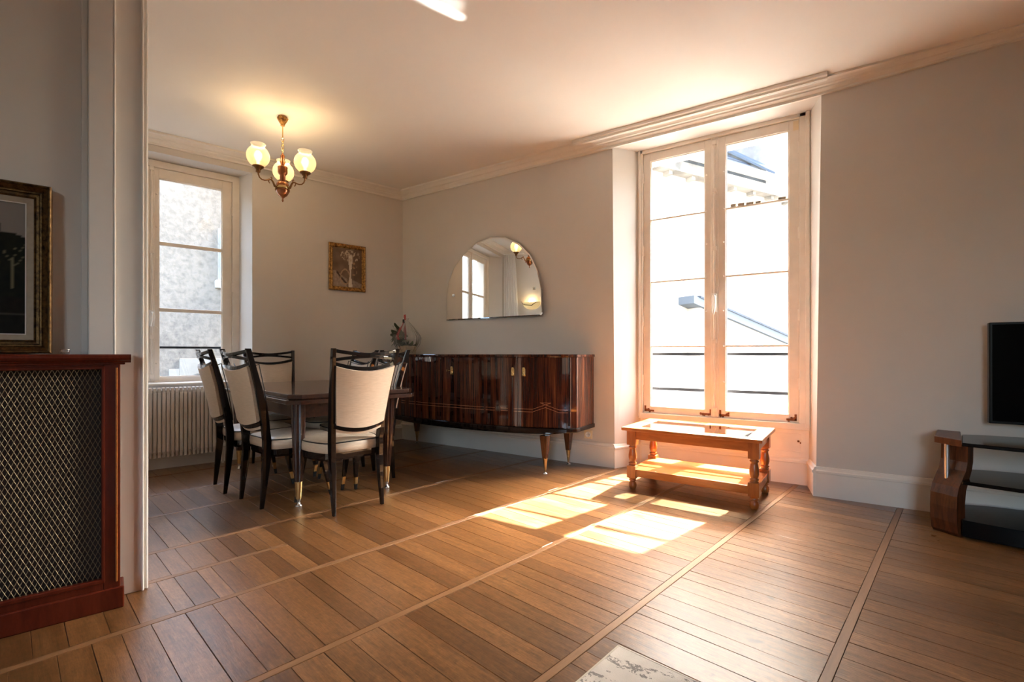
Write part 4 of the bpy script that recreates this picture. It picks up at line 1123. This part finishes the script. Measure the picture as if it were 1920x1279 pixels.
# ------------------------------------------------------------------ radiator cover
RW = 1.04
cov = thing('radiator_cover', 'red-stained wooden radiator cover with a woven brass wire grille', 'radiator cover', M_P)
bm = MB(); 
bm.box(0.012, 0.066, -0.112, -0.008, 0.0, 1.005); bm.box(RW - 0.066, RW - 0.012, -0.112, -0.008, 0.0, 1.005)
bm.box(0.066, RW - 0.066, -0.05, -0.008, 0.985, 1.005)
bm.box(0.066, RW - 0.066, -0.05, -0.008, 0.085, 0.125)
bm.build('stile_frame', M['cherry'], cov, bevel=0.003)
bm = MB(); bm.box(0.0, RW, -0.112, 0.0, 0.0, 0.088); bm.build('plinth', M['cherry'], cov, bevel=0.005)
for x0, x1, z0, z1 in ((0.060, 0.072, 0.115, 0.99), (RW - 0.072, RW - 0.060, 0.115, 0.99), (0.06, RW - 0.06, 0.114, 0.132), (0.06, RW - 0.06, 0.978, 0.992)):
    bm = MB(); bm.box(x0, x1, -0.03, -0.004, z0, z1); bm.build('bead', M['cherry'], cov, bevel=0.004)
bm = MB(); bm.box(0.020, 0.028, -0.01, -0.003, 0.11, 0.985); o = bm.build('gold_bead', M['walnutgold'] if 'walnutgold' in M else M['pine'], cov, bevel=0.003); o['label'] = 'lighter rubbed bead'
bm = MB()
TP = [(0.0, 1.005), (0.008, 1.006), (0.014, 1.012), (0.022, 1.016), (0.026, 1.024), (0.024, 1.034), (0.016, 1.039), (-0.112, 1.039), (-0.112, 1.005)]
bm.loft([[(x, d, z) for d, z in TP] for x in (-0.022, RW + 0.022)], True, False)
bm.box(-0.003, RW + 0.003, -0.112, 0.002, 0.997, 1.006)
bm.build('top_shelf', M['cherry'], cov, recalc=True, bevel=0.003)
bm = MB(); bm.box(0.06, RW - 0.06, -0.110, -0.100, 0.1, 0.99); bm.build('cavity_shade_board', M['dark'], cov)  # dark-coloured sheet puts in the shade of the cover's interior behind the grille
# woven wires
def wires(sgn):
    bm = MB(); sp = 0.0158; x0, x1, z0, z1 = 0.068, RW - 0.068, 0.118, 0.99
    k_ = 0.44                          # dx per dz
    c = x0 - (z1 - z0) * k_ - 0.1
    i = 0
    while c < x1 + (z1 - z0) * k_ + 0.1:
        pts = []
        z = z0
        step = sp / (2 * k_)
        j = 0
        while z <= z1 + 1e-6:
            x = c + sgn * k_ * (z - z0)
            if x0 <= x <= x1: pts.append((x, -0.020 + 0.0014 * (1 if (i + j) % 2 else -1) * sgn, z))
            z += step; j += 1
        if len(pts) > 1:
            bm.tube(pts, 0.00105, 4, smooth=False)
        c += sp; i += 1
    o = bm.build('wire_grille', M['wire'], cov); o['kind'] = 'stuff'
M['wire'] = mat('dull_brass_wire', (0.27, 0.205, 0.125), 0.42, 0.5)
wires(1); wires(-1)
gd = thing('glass_dish', 'small clear glass dish standing on the radiator cover', 'dish', M_P @ Matrix.Translation((0.181, -0.045, 1.040)))
bm = MB(); bm.lathe([(0.010, 0.0), (0.0125, 0.002), (0.0165, 0.010), (0.0155, 0.018), (0.0145, 0.018), (0.0152, 0.010), (0.011, 0.004), (0.001, 0.003)], (0, 0, 0), 24)
bm.build('bowl', glass('clear_glass', (0.97, 0.97, 0.97), 2.5, 1.5), gd)
bm = MB(); bm.tube([(0.015 * math.cos(2 * math.pi * k / 24), 0.015 * math.sin(2 * math.pi * k / 24), 0.018) for k in range(24)], 0.0012, 6, True); bm.build('rim', M['steel'], gd)

# ------------------------------------------------------------------ ribbed radiator under the dining window
rad = thing('radiator', 'ribbed cream column radiator under the dining window', 'radiator', M_A @ Matrix.Translation((1.99, 0.0, 0)))
n_sec = 33; sp = 0.0322
for k in range(n_sec):
    bm = MB(); x = 0.016 + k * sp
    bm.box(x - 0.0115, x + 0.0115, 0.055, 0.125, 0.115, 0.738)
    bm.box(x - 0.0135, x + 0.0135, 0.085, 0.135, 0.165, 0.695)
    bm.build('section', M['radiator'], rad, bevel=0.005, seg=2)
bm = MB()
for z in (0.16, 0.70): bm.tube([(0.0, 0.085, z), (n_sec * sp, 0.085, z)], 0.022, 10)
bm.build('header_pipe', M['radiator'], rad)
for x in (0.2, 0.85):
    for z in (0.2, 0.68):
        bm = MB(); bm.box(x - 0.012, x + 0.012, 0.0, 0.07, z - 0.012, z + 0.012); bm.build('wall_bracket', M['radiator'], rad)
bm = MB(); bm.tube([(0.0, 0.085, 0.16), (-0.04, 0.085, 0.16), (-0.055, 0.085, 0.15), (-0.06, 0.085, 0.12), (-0.06, 0.085, 0.0)], 0.009, 10); bm.lathe([(0.016, -0.025), (0.018, -0.02), (0.018, 0.02), (0.014, 0.03)], (-0.03, 0.085, 0.165), 12)
bm.build('valve', M['radiator'], rad)

# ------------------------------------------------------------------ chandelier
CHX, CHY = -3.809, 2.277
ch = thing('chandelier', 'bronze three-arm chandelier with lit etched glass globes over the dining table', 'chandelier', TR(CHX, CHY, 0, 0))
bm = MB(); bm.lathe([(0.018, 2.945), (0.016, 2.955), (0.022, 2.962), (0.036, 2.985), (0.043, 2.998), (0.046, 3.004), (0.038, 3.008), (0.036, H)], (0, 0, 0), 8, smooth=False); bm.build('ceiling_rose', M['gilt'], ch)
bm = MB(); bm.lathe([(0.005, 2.84), (0.005, 2.95)], (0, 0, 0), 10); bm.build('rod', M['brass'], ch)
for k in range(4):
    bm = MB(); z = 2.828 - k * 0.031; pts = []
    for j in range(14):
        a = 2 * math.pi * j / 14; x = 0.0095 * math.cos(a); zz = 0.019 * math.sin(a)
        pts.append((x if k % 2 else 0, 0 if k % 2 else x, z + zz))
    bm.tube(pts, 0.0028, 6, True); bm.build('chain_link', M['brass'], ch)
bm = MB(); bm.lathe([(0.010, 2.60), (0.014, 2.615), (0.022, 2.645), (0.016, 2.655), (0.020, 2.665), (0.013, 2.675), (0.018, 2.690), (0.010, 2.705), (0.006, 2.715)], (0, 0, 0), 16); bm.build('crown_finial', M['copper'], ch)
bm = MB(); bm.lathe([(0.016, 2.475), (0.022, 2.478), (0.022, 2.53), (0.030, 2.537), (0.038, 2.55), (0.038, 2.59), (0.041, 2.595), (0.036, 2.602), (0.012, 2.606)], (0, 0, 0), 24); bm.build('upper_cup', M['copper'], ch)
bm = MB(); bm.lathe([(0.003, 2.309), (0.008, 2.318), (0.006, 2.335), (0.012, 2.345), (0.034, 2.362), (0.046, 2.382), (0.050, 2.396), (0.053, 2.402), (0.050, 2.408), (0.052, 2.445), (0.048, 2.462), (0.038, 2.472), (0.022, 2.480)], (0, 0, 0), 28)
body = bm.build('body', M['copper'], ch)
bm = MB(); bm.lathe([(0.0535, 2.415), (0.0545, 2.425), (0.0535, 2.436)], (0, 0, 0), 28, cap=False); bm.build('brass_band', M['brass'], body)
for ang in (264.6, 27.6, 147.6):
    ma = Matrix.Rotation(R(ang), 4, 'Z')
    bm = MB(ma)
    pth = [(0.045, 0, 2.415), (0.066, 0, 2.425), (0.078, 0, 2.452), (0.092, 0, 2.470), (0.108, 0, 2.468), (0.124, 0, 2.458), (0.145, 0, 2.450), (0.168, 0, 2.450), (0.186, 0, 2.462), (0.195, 0, 2.485), (0.197, 0, 2.505)]
    bm.tube(pth, [0.009, 0.010, 0.008, 0.0075, 0.007, 0.006, 0.0055, 0.0055, 0.0055, 0.006, 0.007], 8)
    bm.tube([(0.092, 0, 2.470), (0.088, 0, 2.482), (0.096, 0, 2.490), (0.102, 0, 2.483)], [0.005, 0.006, 0.005, 0.002], 6)
    bm.tube([(0.112, 0, 2.465), (0.114, 0, 2.448), (0.106, 0, 2.436), (0.100, 0, 2.440)], [0.005, 0.005, 0.004, 0.002], 6)
    bm.tube([(0.052, 0, 2.42), (0.058, 0, 2.40), (0.060, 0, 2.385)], [0.007, 0.006, 0.002], 6)
    arm = bm.build('arm', M['bronze'], ch)
    bm = MB(ma); bm.lathe([(0.010, 2.496), (0.020, 2.503), (0.016, 2.512), (0.020, 2.518), (0.028, 2.53), (0.042, 2.538), (0.045, 2.546), (0.040, 2.55), (0.014, 2.55)], (0.197, 0, 0), 20); bm.build('cup', M['bronze'], arm)
    mg = Matrix.Rotation(R(ang), 4, 'Z') @ Vector((0.197, 0, 2.628))
    bm = MB()
    prof = [(0.032, -0.079)] + [(0.086 * math.cos(R(t)), 0.086 * math.sin(R(t))) for t in range(-62, 56, 8)] + [(0.050, 0.074), (0.047, 0.082), (0.050, 0.090), (0.055, 0.094), (0.056, 0.098)]
    bm.lathe(prof, (0, 0, 0), 32, cap=False)
    gl = bm.build('globe', M['globe'], ch); gl.location = mg
    bm = MB(ma); bm.lathe([(0.010, 2.55), (0.012, 2.585), (0.020, 2.60), (0.030, 2.625), (0.028, 2.65), (0.014, 2.668), (0.002, 2.672)], (0.197, 0, 0), 16); bm.build('bulb', M['bulb'], arm)
    ld = bpy.data.lights.new('chandelier_light', 'POINT'); ld.energy = 0.8; ld.color = (1.0, 0.70, 0.36); ld.shadow_soft_size = 0.03
    lo = bpy.data.objects.new('chandelier_light', ld); COL.objects.link(lo); lo.parent = ch; lo.location = (mg.x, mg.y, 2.745)

# ------------------------------------------------------------------ coffee table
CT = thing('coffee_table', 'orange pine coffee table with glass top and turned legs, in front of the tall window', 'table', TR(-0.845, 3.83, 0, -2.0))
hx, hy = 0.485, 0.315; fwid = 0.105
def trap(bm, p, z0, z1): bm.prism(p, z0, z1)
for p in ([(-hx, -hy), (hx, -hy), (hx - fwid, -hy + fwid), (-hx + fwid, -hy + fwid)], [(-hx, hy), (-hx + fwid, hy - fwid), (hx - fwid, hy - fwid), (hx, hy)],
          [(-hx, -hy), (-hx + fwid, -hy + fwid), (-hx + fwid, hy - fwid), (-hx, hy)], [(hx, -hy), (hx, hy), (hx - fwid, hy - fwid), (hx - fwid, -hy + fwid)]):
    bm = MB(); bm.prism(p, 0.455, 0.480); bm.build('top_board', M['pine'], CT, bevel=0.005)
bm = MB(); bm.box(-hx + fwid - 0.008, hx - fwid + 0.008, -hy + fwid - 0.008, hy - fwid + 0.008, 0.4705, 0.4765); bm.build('glass_top', M['tableglass'], CT)
lx_, ly_ = 0.425, 0.232
for x0, x1, y0, y1 in ((-lx_, lx_, -ly_ - 0.022, -ly_), (-lx_, lx_, ly_, ly_ + 0.022), (-lx_ - 0.022, -lx_, -ly_, ly_), (lx_, lx_ + 0.022, -ly_, ly_)):
    bm = MB(); bm.box(x0, x1, y0, y1, 0.385, 0.456); bm.build('apron', M['pine'], CT, bevel=0.003)
bm = MB(); bm.box(-lx_ - 0.012, lx_ + 0.012, -ly_ - 0.012, ly_ + 0.012, 0.136, 0.157); bm.build('lower_shelf', M['pine'], CT, bevel=0.003)
for x0, x1, y0, y1 in ((-lx_, lx_, -ly_ - 0.024, -ly_ - 0.006), (-lx_, lx_, ly_ + 0.006, ly_ + 0.024), (-lx_ - 0.024, -lx_ - 0.006, -ly_, ly_), (lx_ + 0.006, lx_ + 0.024, -ly_, ly_)):
    bm = MB(); bm.box(x0, x1, y0, y1, 0.10, 0.156); bm.build('shelf_rail', M['pine'], CT, bevel=0.003)
prof = [(0.020, 0.0), (0.027, 0.010), (0.030, 0.030), (0.027, 0.048), (0.020, 0.056), (0.020, 0.060), (0.028, 0.064), (0.028, 0.069), (0.021, 0.073), (0.030, 0.080), (0.032, 0.090)]
prof2 = [(0.032, 0.178), (0.028, 0.186), (0.021, 0.190), (0.030, 0.196), (0.030, 0.203), (0.021, 0.208), (0.026, 0.216), (0.031, 0.238), (0.031, 0.262), (0.024, 0.300), (0.022, 0.312), (0.029, 0.318), (0.029, 0.325), (0.022, 0.330), (0.032, 0.342)]
for sx in (-1, 1):
    for sy in (-1, 1):
        x, y = sx * lx_, sy * ly_; bm = MB()
        bm.lathe(prof, (x, y, 0), 20); bm.lathe(prof2, (x, y, 0), 20)
        bm.box(x - 0.034, x + 0.034, y - 0.034, y + 0.034, 0.088, 0.180); bm.box(x - 0.034, x + 0.034, y - 0.034, y + 0.034, 0.340, 0.456)
        bm.build('leg', M['pine_leg'], CT)

# ------------------------------------------------------------------ television and stand
tv = thing('television', 'black flat television on the wall above the dark glass stand', 'television', TR(1.29, 4.06, 0, 0))
bm = MB(); bm.box(-0.485, 0.485, -0.012, 0.035, 0.618, 1.232); bm.build('bezel', M['black'], tv, bevel=0.004)
bm = MB(); bm.box(-0.472, 0.472, -0.0135, -0.0115, 0.634, 1.219); bm.build('screen', M['screen'], tv)
bm = MB(); bm.box(-0.2, 0.2, 0.03, 0.115, 0.78, 1.08); bm.build('wall_mount', M['black'], tv)
ts = thing('tv_stand', 'low television stand with curved walnut sides, steel columns and black glass shelves', 'tv stand', TR(1.28, 3.86, 0, 0))
def side(sg):
    A = Vector((sg * -0.760 + 0.0, -0.085, 0)); ang = R(-40) if sg > 0 else R(180 + 40)
    # local frame: x across the support, -y outwards to the viewer
    m = Matrix.Translation(A) @ Matrix.Rotation(ang if sg > 0 else R(40), 4, 'Z')
    x0, x1 = (0.0, 0.135) if sg > 0 else (-0.135, 0.0)
    prof_o = [(-0.02, 0.0), (-0.036, 0.02), (-0.046, 0.08), (-0.048, 0.16), (-0.044, 0.23), (-0.030, 0.28), (-0.002, 0.325), (0.028, 0.37), (0.042, 0.42), (0.046, 0.515)]
    prof_i = [(0.090, 0.515), (0.088, 0.42), (0.076, 0.37), (0.05, 0.31), (0.03, 0.26), (0.02, 0.18), (0.022, 0.08), (0.04, 0.0)]
    pr = prof_o + prof_i
    bm = MB(m); bm.loft([[(x, y, z) for y, z in pr] for x in (x0, x1)], True, False)
    sd = bm.build('side_support', M['walnut'], ts, recalc=True, bevel=0.004)
    bm = MB(m); bm.lathe([(0.013, 0.30), (0.013, 0.516)], ((x0 + x1) / 2 - sg * 0.012, 0.004, 0), 18); bm.build('steel_column', M['steel'], sd)
    q = [(sg * -0.765, -0.075), (sg * -0.665, -0.20), (sg * -0.60, 0.22), (sg * -0.705, 0.25)]
    bm = MB(); bm.prism(q, 0.513, 0.552); bm.build('cap_block', M['walnut'], ts, bevel=0.003)
side(1); side(-1)
def shelf(z0, z1, ins):
    p = []
    for k in range(25):
        t = -1 + 2 * k / 24; x = t * (0.665 - ins)
        p.append((x, -0.205 - 0.10 * (1 - t * t) + ins * 0.6))
    xe = 0.60 - ins
    for k in range(13):
        t = 1 - 2 * k / 12; p.append((t * xe, 0.23 - 0.05 * abs(t) ** 6))
    bm = MB(); bm.prism(p, z0, z1); return bm
for z0, z1 in ((0.520, 0.540), (0.305, 0.325)):
    shelf(z0, z1, 0.0).build('glass_shelf', M['blackglass'], ts, bevel=0.004)
shelf(0.012, 0.105, 0.0).build('base_shelf', M['black'], ts, bevel=0.006)

# ------------------------------------------------------------------ socket, rug, curtain, wall lamp
sk = thing('wall_socket', 'cream electrical socket on the wall past the end of the sideboard', 'socket', TR(-1.905, YB, 0.283, 0))
bm = MB(); bm.box(-0.04, 0.04, -0.012, 0, -0.04, 0.04); bm.build('plate', M['plastic'], sk, bevel=0.004)
bm = MB(); mr = Matrix.Translation((0, -0.012, 0)) @ Matrix.Rotation(R(90), 4, 'X')
bm.lathe([(0.027, 0.0), (0.027, 0.006), (0.022, 0.007), (0.021, 0.001), (0.001, 0.001)], (0, 0, 0), 24, mr); ri = bm.build('socket_ring', M['white'], sk)
bm = MB()
for x, z in ((-0.009, 0), (0.009, 0), (0, 0.011)): bm.lathe([(0.0028, 0.001), (0.0028, 0.003)], (0, 0, 0), 8, Matrix.Translation((x, -0.012, z)) @ Matrix.Rotation(R(90), 4, 'X'))
bm.build('pin_hole', M['black'], ri)

MR = Matrix.Translation((-0.625, 1.624, 0.0)) @ Matrix.Rotation(R(-9), 4, 'Z')
rug = MB(); rug.box(0.0, 1.5, -2.1, 0.0, 0.0006, 0.009)
ro = thing('rug', 'pale grey distressed rug at the bottom edge of the photo', 'rug', MR)
rug.build('pile', M['rug'], ro, bevel=0.003)
bm = MB()
for x0, x1, y0, y1 in ((-0.004, 0.004, -2.1, 0.0), (1.496, 1.504, -2.1, 0), (0, 1.5, -0.004, 0.004)): bm.box(x0, x1, y0, y1, 0.001, 0.0098)
bm.build('binding', mat('rug_binding', (0.60, 0.56, 0.48), 0.9), ro, bevel=0.002)

ME = M_A @ Matrix.Translation((3.52, 0, 0)) @ Matrix.Rotation(R(90), 4, 'Z')     # local x: out from the window wall, y: into the dining area
cu = thing('voile_curtain', 'white voile curtain hanging beside the dining window, seen in the mirror', 'curtain', ME @ Matrix.Translation((0.02, 0.10, 0)))
def cfn(u, v):
    x = 0.36 * u * (0.60 + 0.40 * (1 - v) ** 0.7)
    y = 0.026 * math.sin(u * 2 * math.pi * 5.5) * (0.7 + 0.3 * (1 - v)) + 0.010 * math.sin(u * 19 + v * 3)
    return (x, y, 0.02 + 2.90 * v)
bm = MB(); bm.sheet(cfn, 110, 16); bm.build('cloth', M['voile'], cu)
bm = MB(); bm.tube([(0.0, 0, 2.93), (0.40, 0, 2.93)], 0.011, 10); bm.build('curtain_rod', M['white'], cu)

MLm = ME @ Matrix.Translation((0.545, 0.0, 1.98))
wl = thing('wall_lamp', 'lit glass uplighter with a bronze bird across it, seen in the mirror', 'lamp', MLm)
bm = MB()
def bowl(u, v):
    a = math.pi * u; r = 0.02 + 0.155 * math.sin(v * math.pi / 2) 
    return (r * math.cos(a), 0.006 + 0.10 * math.sin(a) * (0.15 + 0.85 * math.sin(v * math.pi / 2)), -0.10 + 0.13 * (1 - math.cos(v * math.pi / 2)))
bm.sheet(bowl, 28, 12, 0.003); bm.build('glass_bowl', M['bowl'], wl)
bm = MB()
bird = [(-0.19, 0.075, 0.055), (-0.15, 0.095, 0.0), (-0.09, 0.115, -0.022), (-0.02, 0.122, -0.030), (0.03, 0.122, -0.036), (0.06, 0.118, -0.012), (0.11, 0.105, 0.020), (0.19, 0.075, 0.035)]
bm.tube(bird, [0.002, 0.006, 0.008, 0.008, 0.009, 0.008, 0.006, 0.002], 8); bm.build('bird_ornament', M['bronze'], wl)
bm = MB(); bm.box(-0.05, 0.05, 0, 0.03, -0.06, 0.03); bm.build('back_plate', M['bronze'], wl, bevel=0.004)
ld = bpy.data.lights.new('wall_lamp_light', 'POINT'); ld.energy = 0.7; ld.color = (1.0, 0.72, 0.36); ld.shadow_soft_size = 0.04
lo = bpy.data.objects.new('wall_lamp_light', ld); COL.objects.link(lo); lo.parent = wl; lo.location = (0, 0.06, 0.06)

# added area lamps standing in for sun the coffee-table glass reflects to the ceiling
def glint(sx, sy, dx, dy, e):
    l = bpy.data.lights.new('added_glint_lamp', 'AREA'); l.shape = 'RECTANGLE'; l.size = sx; l.size_y = sy; l.energy = e; l.spread = R(1.2); l.color = (1.0, 0.95, 0.88)
    o = bpy.data.objects.new('added_glint_lamp', l); COL.objects.link(o)
    src_ = Vector((-1.17 + dx, 3.95 + dy, 0.49)); dst = Vector((-1.872 + dx, 2.00 + dy, H))
    o.location = src_; o.rotation_euler = (dst - src_).to_track_quat('-Z', 'Y').to_euler()
glint(0.04, 0.28, 0.0, 0.02, 0.10); glint(0.09, 0.16, 0.075, 0.03, 0.022)
